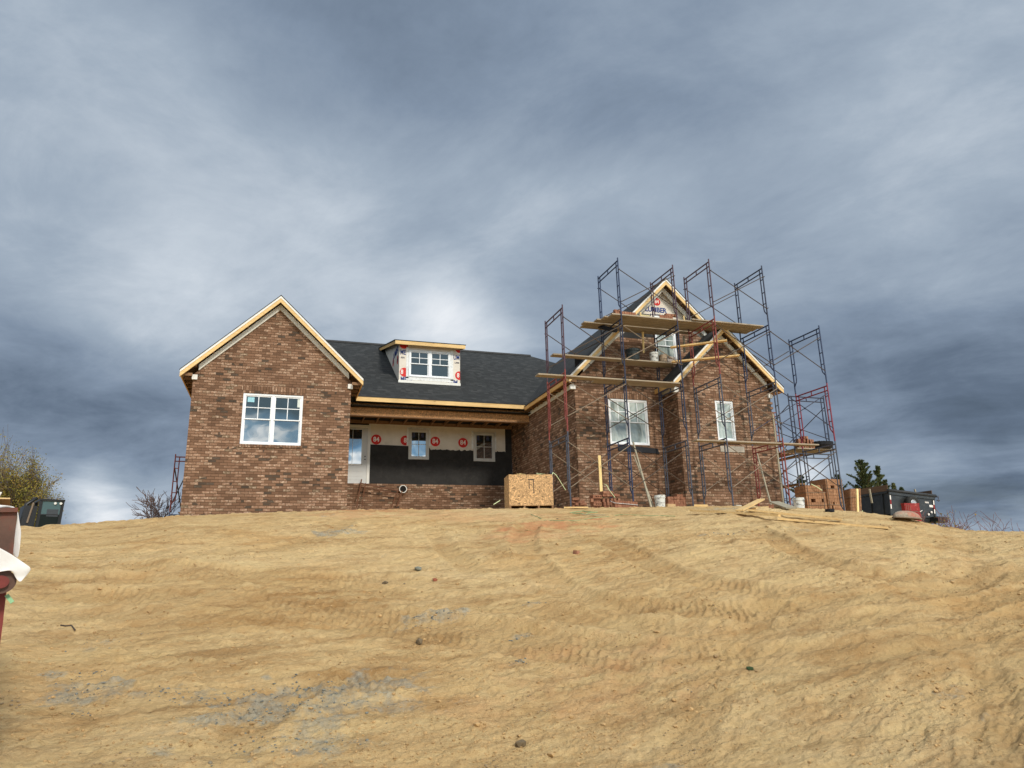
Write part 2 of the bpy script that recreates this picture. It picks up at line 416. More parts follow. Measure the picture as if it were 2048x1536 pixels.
def base_z(X, Y):
    X = np.asarray(X, float); Y = np.asarray(Y, float)
    r = np.hypot(X, Y); az = np.arctan2(X, Y)
    e = np.interp(az, _az, _el)-0.0042; r0 = 16.0
    k = (5*e+1.6)/(11.0**1.5)
    z = e*r-k*np.clip(r0-r, 0, None)**1.5-0.0035*np.clip(r-r0, 0, None)**2
    z = np.where(r < 5, np.minimum(z, z), z)
    # soft floor at the photographer's feet
    fl = -1.6+0*r; dlt = z-fl; z = fl+np.where(dlt > 0.5, dlt, 0.5*np.exp(np.clip((dlt-0.5)/0.5, -20, 0)))-0.0
    far = np.clip(r-25, 0, None); z = z-0.0009*far**2*(1/(1+far/60.0))
    # beyond the brow the ground falls to a far plain
    fw = 1/(1+np.exp(-(r-75)/9.0)); z = z*(1-fw)+fw*(-9.0+3.0*fbm(X/90, Y/90, 3))
    return z
def gz(x, y): return float(base_z(x, y))
def ground_at(px, py):
    """first point of the base terrain along a line of sight of the photograph"""
    d = ray(px, py); d = d/math.hypot(d[0], d[1]); s = np.arange(3, 60, 0.03)
    P = s[:, None]*d; h = P[:, 2]-base_z(P[:, 0], P[:, 1]); i = int(np.argmax(h < 0)) if (h < 0).any() else int(np.argmin(np.abs(h[(s > 12) & (s < 30)])))+300
    return V(P[i, 0], P[i, 1], base_z(P[i, 0], P[i, 1]))

TRACKS = [  # (polyline in photo pixels, width m, depth m, cleat amplitude, cleat pitch)
    ([(1060, 1045), (1045, 1085), (1090, 1150), (1180, 1200), (1300, 1235)], 0.42, 0.043, 0.0124, 0.099),
    ([(930, 1050), (1000, 1110), (1080, 1160)], 0.38, 0.022, 0.0074, 0.093),
    ([(20, 1180), (300, 1195), (600, 1215), (900, 1245), (1200, 1285), (1500, 1310), (1800, 1290), (2100, 1220)], 0.45, 0.036, 0.0136, 0.093),
    ([(100, 1135), (500, 1150), (900, 1165), (1300, 1215), (1500, 1222), (1800, 1190), (2100, 1130)], 0.40, 0.036, 0.0124, 0.087),
    ([(0, 1290), (250, 1260), (500, 1240), (800, 1235)], 0.35, 0.022, 0.0074, 0.074),
    ([(430, 1536), (520, 1440), (640, 1385), (820, 1365)], 0.40, 0.029, 0.0136, 0.081),
    ([(1960, 1310), (1990, 1400), (1985, 1540)], 0.30, 0.022, 0.0112, 0.062),
    ([(2040, 1350), (2046, 1450), (2050, 1540)], 0.28, 0.022, 0.0112, 0.062),
    ([(1225, 1270), (1262, 1330), (1250, 1420)], 0.30, 0.014, 0.0099, 0.074),
    ([(1560, 1180), (1480, 1280), (1400, 1420), (1350, 1540)], 0.35, 0.014, 0.0062, 0.074),
    ([(1900, 1080), (1960, 1110), (1965, 1150), (1900, 1170)], 0.40, 0.029, 0.0124, 0.093),
    ([(700, 1040), (620, 1080), (400, 1110), (150, 1120)], 0.40, 0.025, 0.0099, 0.093),
    ([(1500, 1050), (1600, 1110), (1750, 1150), (1900, 1165)], 0.40, 0.032, 0.0087, 0.093),
    ([(0, 1225), (400, 1225), (800, 1262), (1150, 1310), (1500, 1335), (1850, 1300), (2090, 1245)], 0.34, 0.026, 0.010, 0.09),
    ([(0, 1160), (350, 1158), (750, 1180), (1100, 1225), (1450, 1262), (1800, 1232), (2090, 1170)], 0.34, 0.026, 0.009, 0.09),
    ([(860, 1050), (900, 1100), (960, 1150)], 0.34, 0.022, 0.008, 0.09),
    ([(1180, 1060), (1300, 1130), (1420, 1170), (1600, 1190)], 0.40, 0.029, 0.0087, 0.093)]
CLAY = [  # photo pixel centre, half-size along x and y in metres, strength : grey-blue clay smeared in the sand
    (560, 1395, 0.75, 0.35, 1.0), (620, 1420, 0.7, 0.25, 0.9), (340, 1390, 0.30, 0.12, 1.0), (410, 1410, 0.3, 0.10, 0.9), (170, 1355, 0.28, 0.10, 1.0),
    (165, 1385, 0.32, 0.22, 0.9), (165, 1430, 0.12, 0.06, 0.8), (520, 1450, 0.45, 0.3, 0.9), (530, 1500, 0.35, 0.2, 0.8), (600, 1385, 0.4, 0.1, 1.0),
    (870, 1228, 0.34, 0.10, 0.9), (840, 1245, 0.25, 0.08, 0.5), (210, 1290, 0.3, 0.2, 0.5), (700, 1430, 0.3, 0.25, 0.6), (660, 1500, 0.4, 0.2, 0.5),
    (1030, 1262, 0.18, 0.05, 0.9), (1040, 1322, 0.2, 0.05, 0.7), (1080, 1202, 0.25, 0.06, 0.7), (680, 1063, 0.35, 0.25, 0.9), (1440, 1072, 0.35, 0.15, 0.7),
    (1500, 1014, 0.9, 0.25, 0.8), (620, 1036, 0.5, 0.2, 0.5), (1860, 1395, 0.25, 0.08, 0.6), (1970, 1433, 0.1, 0.04, 0.8), (1330, 1525, 0.1, 0.05, 0.7), (1590, 1060, 0.3, 0.2, 0.6), (750, 1110, 0.5, 0.2, 0.35)]
REDS = [(760, 1022, 0.9, 0.5, 0.9), (1110, 1050, 0.7, 0.4, 1.0), (1080, 1062, 0.6, 0.4, 0.7), (700, 1030, 0.6, 0.5, 0.5), (870, 1030, 0.8, 0.5, 0.4), (1180, 1350, 0.8, 0.5, 0.3), (1010, 1035, 0.8, 0.4, 0.4)]
MOUND = [(110, 1056, 1.2, 0.9, 0.10), (240, 1046, 0.8, 0.8, 0.06), (1540, 1030, 0.5, 0.3, 0.10), (1020, 1110, 0.5, 0.3, 0.10), (1900, 1130, 0.8, 0.5, 0.08), (420, 1130, 1.2, 0.6, 0.05), (1450, 1090, 0.7, 0.4, 0.06), (1480, 1030, 0.5, 0.3, 0.05)]

azf = np.radians(np.arange(-27, 64.01, 0.085))
azc = np.radians(np.arange(66, 332, 4.0)); azs = np.concatenate([azf, azc])
rf = [4.3]
while rf[-1] < 21.5: rf.append(rf[-1]*1.00205)
rf = np.array(rf); rs = np.concatenate([[0.4, 1.2, 2.2, 3.2, 3.8], rf, 21.5*1.012**np.arange(1, 60), 44*1.09**np.arange(1, 52)])
AZ, RR = np.meshgrid(azs, rs); GX = RR*np.sin(AZ); GY = RR*np.cos(AZ)
GZ = base_z(GX, GY)
near = np.clip((60-RR)/30, 0, 1); fine = ((AZ > azf[0]-.01) & (AZ < azf[-1]+.01) & (RR > 4.0) & (RR < 24)).astype(float)
# general lumpiness of graded soil: broad swells, drag marks along the slope, crumbs
warp = 0.5*fbm(GX*0.7, GY*0.7, 3)
Ya = GY*math.cos(0.10)-GX*math.sin(0.10)+warp*0.5; Xa = GX*math.cos(0.10)+GY*math.sin(0.10)
detail = 0.075*fbm(GX*0.33+3, GY*0.45+8, 3)
detail += 0.028*fbm(Xa*0.55, Ya*2.1, 4, 0.55)
streak = fbm(Xa*1.1+40, Ya*6.0, 4, 0.6)
detail += 0.019*streak*(0.6+1.2*np.clip(fbm(GX*0.5+70, GY*0.5, 2)+0.3, 0, 1))
rip = np.abs(fbm(Xa*2.6+9, Ya*9.0+30, 3, 0.6)); detail += -0.024*(rip-0.2)
rg = np.abs(fbm(Xa*6.5+13, Ya*21.0+3, 4, 0.7)); detail += -0.018*(rg-0.2)*fine*(0.5+np.clip(fbm(GX*0.9, GY*1.1+50, 2)*2+0.4, 0, 1))
detail += 0.016*fbm(GX*9, GY*12.0, 3, 0.65)*fine
pat = np.clip(fbm(GX*0.55+61, GY*0.8+14, 3)*2.0+0.25, 0, 1); GRAIN = vnoise(GX*38+5, GY*38)+0.7*vnoise(GX*75, GY*75+9); detail += 0.010*np.clip(GRAIN, -0.1, 1)*fine*(0.35+pat)
lump = np.clip(fbm(GX*2.2+90, GY*3.0+11, 4, 0.6)-0.25, 0, 1); detail += 0.045*lump*fine
ripmask = np.clip(fbm(GX*0.8+21, GY*0.9+5, 2)*2.4+0.35, 0, 1)
ph = (Xa*0.8+Ya*0.35+0.5*warp)*2*math.pi/0.115
detail += 0.010*ripmask*np.sin(ph+2.5*fbm(GX*1.5, GY*1.5, 2))*(0.5+fbm(GX*3, GY*8, 2))*fine
GZ = GZ+detail*near*np.where(RR < 24, 1-0.6*np.clip((RR-12.5)/4, 0, 1), 0.4)
trk = np.zeros_like(GZ)
sub = (RR > 4.0) & (RR < 30)
sx = GX[sub]; sy = GY[sub]; tz = np.zeros_like(sx); tm = np.zeros_like(sx)
for pts, wd, dep, amp, pitch in TRACKS:
    P = [ground_at(min(max(a, -50), 2090), min(b, 1534))[:2] for a, b in pts]
    if len(P) > 2:   # Catmull-Rom to smooth
        Q = []
        for i in range(len(P)-1):
            p0, p1, p2, p3 = P[max(i-1, 0)], P[i], P[i+1], P[min(i+2, len(P)-1)]
            for tt in (0, .34, .67):
                Q.append(0.5*((2*p1)+(-p0+p2)*tt+(2*p0-5*p1+4*p2-p3)*tt**2+(-p0+3*p1-3*p2+p3)*tt**3))
        Q.append(P[-1]); P = Q
    lo = np.min(P, 0)-1; hi = np.max(P, 0)+1
    idx = np.where((sx > lo[0]) & (sx < hi[0]) & (sy > lo[1]) & (sy < hi[1]))[0]
    bx_, by_ = sx[idx], sy[idx]; bd = np.full(len(idx), 9.0); bs = np.zeros(len(idx)); bsign = np.zeros(len(idx)); s0 = 0
    for a, b in zip(P[:-1], P[1:]):
        d = b-a; L = np.hypot(*d)+1e-6; tt = np.clip(((bx_-a[0])*d[0]+(by_-a[1])*d[1])/L**2, 0, 1)
        ex = bx_-a[0]-tt*d[0]; ey = by_-a[1]-tt*d[1]; ds = np.hypot(ex, ey); mk = ds < bd
        bd = np.where(mk, ds, bd); bs = np.where(mk, s0+tt*L, bs); bsign = np.where(mk, np.sign(d[0]*ey-d[1]*ex)*ds, bsign); s0 += L
    inn = 1/(1+np.exp((bd-wd/2)/0.025)); berm = np.exp(-((bd-wd/2-0.05)/0.06)**2)
    fade = np.clip(fbm(bx_*0.9+55, by_*0.9, 2)*1.2+0.85, 0.35, 1.0)*np.clip(np.minimum(bs, s0-bs)/0.4, 0, 1)
    wave = np.sin((bs+0.22*np.abs(bsign))*2*math.pi/pitch+1.2*fbm(bx_*3, by_*3, 2)); saw = np.clip(wave, -0.35, 1)
    tz[idx] += fade*1.25*(-dep*inn+dep*0.55*berm+amp*saw*inn*np.clip(0.55+1.6*fbm(bx_*1.7+12, by_*1.7, 3), 0.1, 1.3))
    tm[idx] = np.maximum(tm[idx], fade*inn)
GZ[sub] += tz; trk[sub] = tm
clay = np.zeros_like(GZ); red = np.zeros_like(GZ)
nz = fbm(GX*2.5, GY*4.0, 4, 0.6)
for lst, arr in ((CLAY, clay), (REDS, red)):
    for px, py, a, b, s in lst:
        c = ground_at(px, py); q = ((GX-c[0])/a)**2+((GY-c[1])/b)**2
        np.maximum(arr, s*np.clip(1.25-q*0.55+nz*2.2, 0, 1)*(q < 6), out=arr)
for px, py, a, b, s in MOUND:
    c = ground_at(px, py); q = ((GX-c[0])/a)**2+((GY-c[1])/b)**2; GZ += s*np.exp(-q)*(1+0.8*fbm(GX*4, GY*4, 3))
clayr = np.clip(clay-0.25, 0, 1)*np.clip(fbm(GX*8+3, GY*11, 3)+0.15, 0, 1); GZ += 0.05*np.clip(clay-0.2, 0, 1)*np.clip(np.abs(fbm(GX*7+3, GY*12, 4, 0.65))-0.12, 0, 1)*fine
GZ += 0.07*np.clip(fbm(GX*3.1+60, GY*4.5, 4, .7)-0.42, 0, 1)*fine
# level pad under the house footprint
nR, nA = GX.shape
verts = np.stack([GX, GY, GZ], -1).reshape(-1, 3)
i0 = np.arange(nR-1)[:, None]*nA; j0 = np.arange(nA)[None, :]; j1 = (j0+1) % nA
quads = np.stack([i0+j0, i0+nA+j0, i0+nA+j1, i0+j1], -1).reshape(-1, 4)
me = bpy.data.meshes.new('ground')
me.vertices.add(len(verts)); me.vertices.foreach_set('co', verts.ravel())
me.loops.add(quads.size); me.loops.foreach_set('vertex_index', quads.ravel().astype(np.int32))
me.polygons.add(len(quads)); me.polygons.foreach_set('loop_start', np.arange(0, quads.size, 4, dtype=np.int32))
me.polygons.foreach_set('loop_total', np.full(len(quads), 4, dtype=np.int32))
me.polygons.foreach_set('use_smooth', np.ones(len(quads), dtype=bool))
me.update(calc_edges=True)
att = me.color_attributes.new('soil', 'FLOAT_COLOR', 'POINT')
lmp = np.clip(lump*3, 0, 1)
att.data.foreach_set('color', np.stack([clay, red, trk, lmp], -1).reshape(-1, 4).astype(np.float32).ravel())
m, t, b = new_mat('sandy_soil')
P = world_pos(t); a = t.new('ShaderNodeAttribute'); a.attribute_name = 'soil'
cr, rd, tk = t.sep(a.outputs['Vector'])
big = t.noise(t.scale(P, (0.35, 0.6, 0.6)), 1.0, 4, 0.55, 0.5); med = t.noise(t.scale(P, (1.3, 4.0, 2.0)), 1.0, 6, 0.65, 0.4)
finen = t.noise(P, 24, 8, 0.78); vfine = t.noise(P, 70, 4, 0.7)
ani = t.noise(t.scale(P, (5.5, 17, 11)), 1.0, 7, 0.68, 0.6)
c = t.ramp(big, [(0.25, lin((188, 152, 104))), (0.5, lin((213, 180, 130))), (0.75, lin((228, 201, 154)))])
c = t.mix(t.rng(med, 0.40, 0.66, 0.0, 0.75), c, lin((224, 196, 142)))
c = t.mix(t.rng(med, 0.47, 0.30, 0.0, 0.55), c, lin((172, 134, 84)))
dampm = t.noise(t.scale(P, (0.5, 1.4, 1.0)), 1.7, 7, 0.68)
c = t.mix(t.rng(dampm, 0.53, 0.68, 0.0, 0.62), c, lin((150, 112, 70)))
c = t.mix(t.rng(t.noise(t.scale(P, (0.9, 2.6, 1.0)), 1.3, 8, 0.72), 0.53, 0.66, 0.0, 0.58), c, lin((160, 128, 86)))
c = t.mix(t.rng(t.noise(t.scale(P, (0.7, 2.2, 1.0)), 2.3, 8, 0.7), 0.56, 0.70, 0.0, 0.55), c, lin((238, 212, 158)))
c = t.mix(t.rng(finen, 0.52, 0.72, 0.0, 0.34), c, lin((160, 126, 80)))
c = t.mix(t.rng(finen, 0.42, 0.28, 0.0, 0.4), c, lin((232, 208, 158)))
c = t.mix(t.rng(ani, 0.50, 0.68, 0.0, 0.26), c, lin((168, 130, 82)))
c = t.mix(t.rng(ani, 0.46, 0.33, 0.0, 0.45), c, lin((222, 196, 146)))
c = t.mix(t.rng(vfine, 0.62, 0.76, 0.0, 0.5), c, lin((130, 104, 68)))
c = t.mix(t.rng(vfine, 0.36, 0.26, 0.0, 0.6), c, lin((232, 214, 174)))
crumb = t.new('ShaderNodeTexVoronoi'); t.l.new(P, crumb.inputs['Vector']); crumb.inputs['Scale'].default_value = 30
crm = t.math('MULTIPLY', t.rng(crumb.outputs['Distance'], 0.10, 0.28, 1.0, 0.0), t.rng(t.noise(P, 2.6, 5, 0.7), 0.50, 0.66))
c = t.mix(t.math('MULTIPLY', crm, 0.6), c, t.mix(t.sep(crumb.outputs['Color'])[0], lin((112, 92, 64)), lin((214, 190, 148))))
c = t.mix(t.math('MULTIPLY', tk, 0.34), c, lin((164, 128, 82)))
ora = t.rng(t.noise(P, 0.8, 4, 0.6), 0.52, 0.70, 0.0, 0.28); c = t.mix(ora, c, lin((196, 146, 86)))
c = t.mix(t.math('MULTIPLY', t.math('MULTIPLY', rd, t.rng(med, 0.35, 0.6, 0.3, 1.0)), 0.85), c, lin((206, 140, 98)))
cn = t.noise(P, 7.0, 6, 0.7)
cf = t.rng(t.math('ADD', cr, t.math('MULTIPLY', t.math('SUBTRACT', cn, 0.5), 2.6)), 0.48, 1.15)
cc = t.mix(t.rng(t.noise(P, 16, 5, 0.7), 0.38, 0.62), lin((134, 136, 128)), lin((178, 178, 164)))
c = t.mix(t.math('MULTIPLY', cf, 0.68), c, cc)
# grass-less dry field far behind
far = t.rng(t.vmath('LENGTH', P), 70, 110); c = t.mix(far, c, lin((112, 112, 72)))
t.put(b.inputs['Base Color'], c); b.inputs['Roughness'].default_value = 0.95; b.inputs['Specular IOR Level'].default_value = 0.1
peb = t.new('ShaderNodeTexVoronoi'); t.l.new(P, peb.inputs['Vector']); peb.inputs['Scale'].default_value = 26
hgt = t.math('ADD', t.math('MULTIPLY', finen, 1.5), t.math('MULTIPLY', t.rng(peb.outputs['Distance'], 0.0, 0.35, 1.0, 0.0), t.rng(t.noise(P, 4, 3), 0.5, 0.7, 0.0, 0.8)))
hgt = t.math('ADD', hgt, t.math('MULTIPLY', t.math('ABSOLUTE', t.math('SUBTRACT', ani, 0.5)), -1.5))
hgt = t.math('ADD', hgt, t.math('MULTIPLY', t.noise(t.scale(P, (5, 14, 8)), 1.0, 4, 0.6), 1.0))
t.put(b.inputs['Normal'], t.bump(hgt, 0.8, 0.040))
M['soil'] = m
me.materials.append(m)
ground = bpy.data.objects.new('ground', me); link(ground); ground['kind'] = 'structure'; ground['label'] = 'bare sandy tan soil of the building plot with tyre and track marks'
_flat = verts[:, :2]
def gs(x, y):
    """height of the finished ground surface (nearest sheet vertex)"""
    az = math.atan2(x, y); r = math.hypot(x, y)
    j = int(np.argmin(np.abs(azf-az))); i = int(np.argmin(np.abs(rs-r))); return float(GZ[i, j])

# crumbs of soil and small stones scattered over the slope: nobody could count them
mb = MB(); rr = random.Random(4)
ICO = [(0, 0, 1), (.89, 0, .45), (.28, .85, .45), (-.72, .53, .45), (-.72, -.53, .45), (.28, -.85, .45), (.72, .53, -.45), (-.28, .85, -.45), (-.89, 0, -.45), (-.28, -.85, -.45), (.72, -.53, -.45), (0, 0, -1)]
ICF = [(0, 1, 2), (0, 2, 3), (0, 3, 4), (0, 4, 5), (0, 5, 1), (1, 6, 2), (2, 7, 3), (3, 8, 4), (4, 9, 5), (5, 10, 1), (2, 6, 7), (3, 7, 8), (4, 8, 9), (5, 9, 10), (1, 10, 6), (11, 7, 6), (11, 8, 7), (11, 9, 8), (11, 10, 9), (11, 6, 10)]
def lumpy(mb, c, s, rr):
    f = [rr.uniform(0.7, 1.25) for _ in range(12)]; ax = rr.uniform(0.7, 1.5); az_ = rr.uniform(0.45, 0.8)
    th = rr.uniform(0, 6.28); ct, st = math.cos(th), math.sin(th); vs = []
    for (x, y, z), k in zip(ICO, f):
        x *= k*ax; y *= k; z *= k*az_; vs.append((c[0]+s*(x*ct-y*st), c[1]+s*(x*st+y*ct), c[2]+s*z))
    mb.add(vs, ICF)
n = 0
while n < 3200:
    px = rr.uniform(-30, 2080); py = 1536-(1536-1030)*rr.random()**1.5 if rr.random() < 0.6 else rr.uniform(1030, 1536)
    d = ray(px, py); az = math.atan2(d[0], d[1]); e = d[2]/math.hypot(d[0], d[1])
    # keep clusters: dense patches and sparse sand
    r = None
    j = int(np.argmin(np.abs(azf-az)))
    col_ = GZ[:, j]-e*rs; k = np.where((col_ > 0) & (rs > 4.3))[0]
    if len(k) == 0: continue
    r = rs[k[0]]; x, y = r*math.sin(az), r*math.cos(az)
    dens = vnoise(np.array([x*1.3+31]), np.array([y*1.6+7]))[0]+vnoise(np.array([x*4.3+3]), np.array([y*5.6+7]))[0]*0.7
    if dens < rr.uniform(-0.25, 0.55): continue
    s = 0.004+0.010*rr.random()**3+(0.018*rr.random() if rr.random() < 0.05 else 0)
    s *= 0.6+r/16
    lumpy(mb, (x, y, GZ[k[0], j]+s*0.25), s, rr); n += 1
# tight swarms of finer crumbs where the tracks broke the crust
swarm = [(1110, 1460), (1180, 1500), (1050, 1490), (1400, 1490), (880, 1290), (830, 1310), (940, 1340), (700, 1500), (860, 1510), (1000, 1530), (130, 1340), (60, 1330), (500, 1520), (1500, 1440), (1620, 1470), (1280, 1450), (1450, 1230), (1360, 1225), (1700, 1160), (1560, 1090), (1450, 1080), (1020, 1112), (350, 1130), (420, 1115), (790, 1166), (980, 1330), (1200, 1530), (740, 1450), (400, 1460), (620, 1530), (1100, 1420), (1840, 1500), (1720, 1400), (260, 1270), (960, 1260)]
for sx_, sy_ in swarm:
    c = ground_at(sx_, sy_); sp = 0.12+0.25*rr.random()
    for _ in range(int(rr.uniform(40, 110))):
        x, y = c[0]+rr.gauss(0, sp*1.6), c[1]+rr.gauss(0, sp*.8); s_ = (0.003+0.009*rr.random()**2)*(0.6+math.hypot(x, y)/16)
        lumpy(mb, (x, y, gs(x, y)+s_*.2), s_, rr)
o = mb.build('soil_crumbs', paint('soil_clod', (184, 152, 106), 0.95, 0.3, 2.5, spots=(1.5, (130, 122, 104), 0.55, 0.7)), fix=False)
tag(o, 'crumbs of dry soil and small stones scattered over the sandy slope', 'soil crumbs', kind='stuff')

# broken slabs of grey clay in the smears
mb = MB(); rr = random.Random(21)
for px, py, a, b_, s_ in CLAY[:20]:
    c = ground_at(px, py)
    for _ in range(int(60*s_*a/0.5)):
        x, y = c[0]+rr.gauss(0, a*.42), c[1]+rr.gauss(0, b_*.42); q = 0.004+0.011*rr.random()**2
        lumpy(mb, (x, y, gs(x, y)+q*.2), q, rr)
o = mb.build('clay_lumps', paint('clay_lump', (118, 120, 112), 0.9, 0.35, 9, spots=(14, (150, 148, 134), 0.5, 0.7)), fix=False)
tag(o, 'broken grey lumps lying in the smears of clay on the slope', 'clay lumps', kind='stuff')

# ------------------------------------------------------------------ lettering helper
def text_mb(s, size, bold=0.0, depth=0.004):
    cu = bpy.data.curves.new('t', 'FONT'); cu.body = s; cu.size = size; cu.extrude = depth/2; cu.offset = bold
    cu.align_x = 'CENTER'; cu.align_y = 'CENTER'; cu.resolution_u = 3
    o = bpy.data.objects.new('t', cu); COL.objects.link(o)
    bpy.context.view_layer.update()
    me = bpy.data.meshes.new_from_object(o.evaluated_get(bpy.context.evaluated_depsgraph_get()))
    bpy.data.objects.remove(o); return me
def lettering(name, s, size, mat, parent, pos, axis='X', bold=0.0, sx=1.0, rot=0.0):
    me = text_mb(s, size, bold)
    off = V(*pos)-origin_of(parent)
    for v in me.vertices:
        x, y, z = v.co.x*sx, v.co.y, v.co.z
        x, y = x*math.cos(rot)-y*math.sin(rot), x*math.sin(rot)+y*math.cos(rot)
        v.co = (x, -z, y) if axis == 'X' else ((-z, -x, y) if axis == '-Y' else (z, x, y))
        v.co = Vector(v.co)+Vector(off)
    me.materials.clear(); me.materials.append(mat)
    o = bpy.data.objects.new(name, me); link(o, parent); return o
def logo84(parent, x, y, z, r, clip=None, s='84'):
    """red round mark with the white figures 84 on a plate facing -Y; clip = (x0, x1, z0, z1) cuts the disc where tape hides it"""
    pts = [(x+r*math.cos(a), z+r*math.sin(a)) for a in np.linspace(0, 2*math.pi, 37)[:-1]]
    if clip:
        pts = [(min(max(p, clip[0]), clip[1]), min(max(q, clip[2]), clip[3])) for p, q in pts]
    mb = MB().plate([pts], y, y-0.003); o = mb.build('round_logo', M['red_ink'], parent)
    if s: lettering('numerals', s, r*1.30, M['white_ink'], o if parent.parent is None or True else parent, (x, y-0.005, z-0.01*r), bold=r*0.03, sx=0.92)
    return o

# ------------------------------------------------------------------ house
house = thing('brick_house', 'unfinished brown brick house with steep gables, dark shingle roof and a dormer, under construction', 'house', (6, 22, 1.5))
ZB = 1.0
def gable_poly(x0, x1, zb, xr, zr, m):
    return [(x0, zb), (x1, zb), (x1, zr-m*abs(x1-xr)), (xr, zr), (x0, zr-m*abs(x0-xr))]
# left gable -------------------------------------------------------
LY, LX0, LX1, LR, LZ, LM = 21.4, -2.63, 1.803, -0.386, 8.2365, 0.967
RY = 21.08
wall_top = LZ-0.37
win = [(-1.253, 3.727), (0.426, 3.727), (0.426, 5.233), (-1.253, 5.233)]
MB().plate([gable_poly(LX0, LX1, ZB, LR, wall_top, LM), win], LY, LY+0.10).build('brick_wall', M['brick_x'], house)
MB().box(LX1-0.10, LX1, LY+0.10, 25.6, ZB, 5.50).build('brick_wall', M['brick_y'], house)
MB().box(LX0, LX0+0.10, LY+0.10, 33, ZB, 5.50).build('brick_wall', M['brick_y'], house)
MB().box(LX0+0.12, LX1-0.12, LY+0.14, LY+0.20, ZB, 5.6).build('inner_sheathing', M['dark'], house)
# soldier course over the window and rowlock sill under it
MB().box(-1.30, 0.50, LY-0.004, LY+0.05, 5.236, 5.236+0.215).build('soldier_course', M['soldier'], house)
MB().box(-1.30, 0.47, LY-0.035, LY+0.05, 3.64, 3.722).build('brick_sill', M['soldier'], house)
def frieze(x0, x1, xr, ztop, m, y, h, name='frieze_board', th=0.06):
    for a, b_ in ((x0, xr), (xr, x1)):
        za, zb_ = ztop-m*abs(a-xr), ztop-m*abs(b_-xr)
        MB().plate([[(a, za-h), (b_, zb_-h), (b_, zb_), (a, za)]], y-th, y-0.002).build(name, M['primed'], house)
frieze(-2.50, 1.72, LR, LZ-0.205, LM, LY, 0.175)
def rake(x0, x1, xr, ztop, m, y, lo=-0.035, hi=-0.228):
    """drip strip, fascia lumber on both slopes of a gable front at depth y"""
    for a, b_ in ((x0, xr), (xr, x1)):
        za, zb_ = ztop-m*abs(a-xr), ztop-m*abs(b_-xr)
        MB().plate([[(a, za+hi), (b_, zb_+hi), (b_, zb_-0.094), (a, za-0.094)]], y+0.012, y+0.05).build('rake_board', M['pine'], house)
        MB().plate([[(a, za-0.098), (b_, zb_-0.098), (b_, zb_-0.022), (a, za-0.022)]], y, y+0.035).build('drip_edge', M['trim'], house)
rake(-2.95, 2.13, LR, LZ, LM, RY)
def slope(x0, z0, x1, z1, ya, yb, mat, name='roof', th=0.015, deck=True):
    """roof slab running along Y between (x0, z0) and (x1, z1)"""
    d = V(x1-x0, z1-z0); n = V(-d[1], d[0])/np.hypot(*d)
    if n[1] < 0: n = -n
    o = MB().plate([[(x0, z0), (x1, z1), (x1-n[0]*th, z1-n[1]*th), (x0-n[0]*th, z0-n[1]*th)]], ya, yb).build(name, mat, house)
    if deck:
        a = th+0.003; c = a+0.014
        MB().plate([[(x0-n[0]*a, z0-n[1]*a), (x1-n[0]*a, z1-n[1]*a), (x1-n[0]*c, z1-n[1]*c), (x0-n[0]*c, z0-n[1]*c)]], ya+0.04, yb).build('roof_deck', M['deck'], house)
    return o
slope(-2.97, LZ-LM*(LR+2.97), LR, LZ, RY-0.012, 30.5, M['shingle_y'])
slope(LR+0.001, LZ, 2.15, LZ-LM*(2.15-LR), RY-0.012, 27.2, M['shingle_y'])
def eave(x, z, ya, yb, side, wallx, zs, n=9):
    """sub-fascia along Y with soffit lookouts back to the wall"""
    MB().box(min(x, x-side*0.035), max(x, x-side*0.035), ya, yb, z-0.15, z-0.02).build('eave_fascia', M['pine_y'], house)
    y = ya+0.06
    while y < yb-0.1:
        MB().box(min(x-side*0.04, wallx+side*0.005), max(x-side*0.04, wallx+side*0.005), y, y+0.04, zs, zs+0.085).build('lookout', M['lumber'], house); y += 0.46
eave(-2.955, LZ-LM*(LR+2.97)+0.0, RY+0.06, 30, -1, LX0, 5.60)
eave(2.135, LZ-LM*(2.15-LR)+0.0, RY+0.06, 23.12, 1, LX1, 5.60)
for xx, (x0, x1, z0, z1) in (('l', (-2.66, -2.515, 5.54, 5.68)), ('r', (1.70, 1.845, 5.515, 5.655))):
    MB().box(x0, x1, 21.34, 21.45, z0, z1).build('corner_block', M['trim'], house)
for k in range(1, 6):      # ladder blocks behind the rake
    for s in (-1, 1):
        x = LR+s*2.45*k/5.6; z = LZ-LM*abs(x-LR)-0.16
        MB().box(x-0.02, x+0.02, RY+0.055, LY-0.035, z-0.05, z+0.04).build('lookout', M['lumber'], house)
# main body -----------------------------------------------------------
FY, FZ, MM, RGY = 23.15, 5.751, 0.60, 29.8
RGZ = FZ+MM*(RGY-FY)
def quadslab(pts, th, name, mat):
    a, b_, c_ = map(np.array, pts[:3]); n = np.cross(b_-a, c_-a); n = n/np.linalg.norm(n)
    if n[2] < 0: n = -n
    m_ = len(pts); mb = MB()
    vs = [np.array(p) for p in pts]+[np.array(p)-n*th for p in pts]
    fs = [tuple(range(m_)), tuple(range(m_, 2*m_))[::-1]]+[(i, (i+1) % m_, m_+(i+1) % m_, m_+i) for i in range(m_)]
    return mb.add(vs, fs).build(name, mat, house)
quadslab([(-2.97, FY, FZ), (13.9, FY, FZ), (13.9, 26.5, FZ+MM*(26.5-FY)), (11.46, 28.94, FZ+MM*(28.94-FY)), (10.6, RGY, RGZ), (-1.0, RGY, RGZ)], 0.03, 'roof', M['shingle_x'])
quadslab([(10.6, RGY, RGZ), (13.9, 26.5, FZ+MM*(26.5-FY)), (16.9, 26.5, RGZ-MM*6.3), (16.9, 36.4, RGZ-MM*6.3)], 0.03, 'roof', M['shingle_y'])
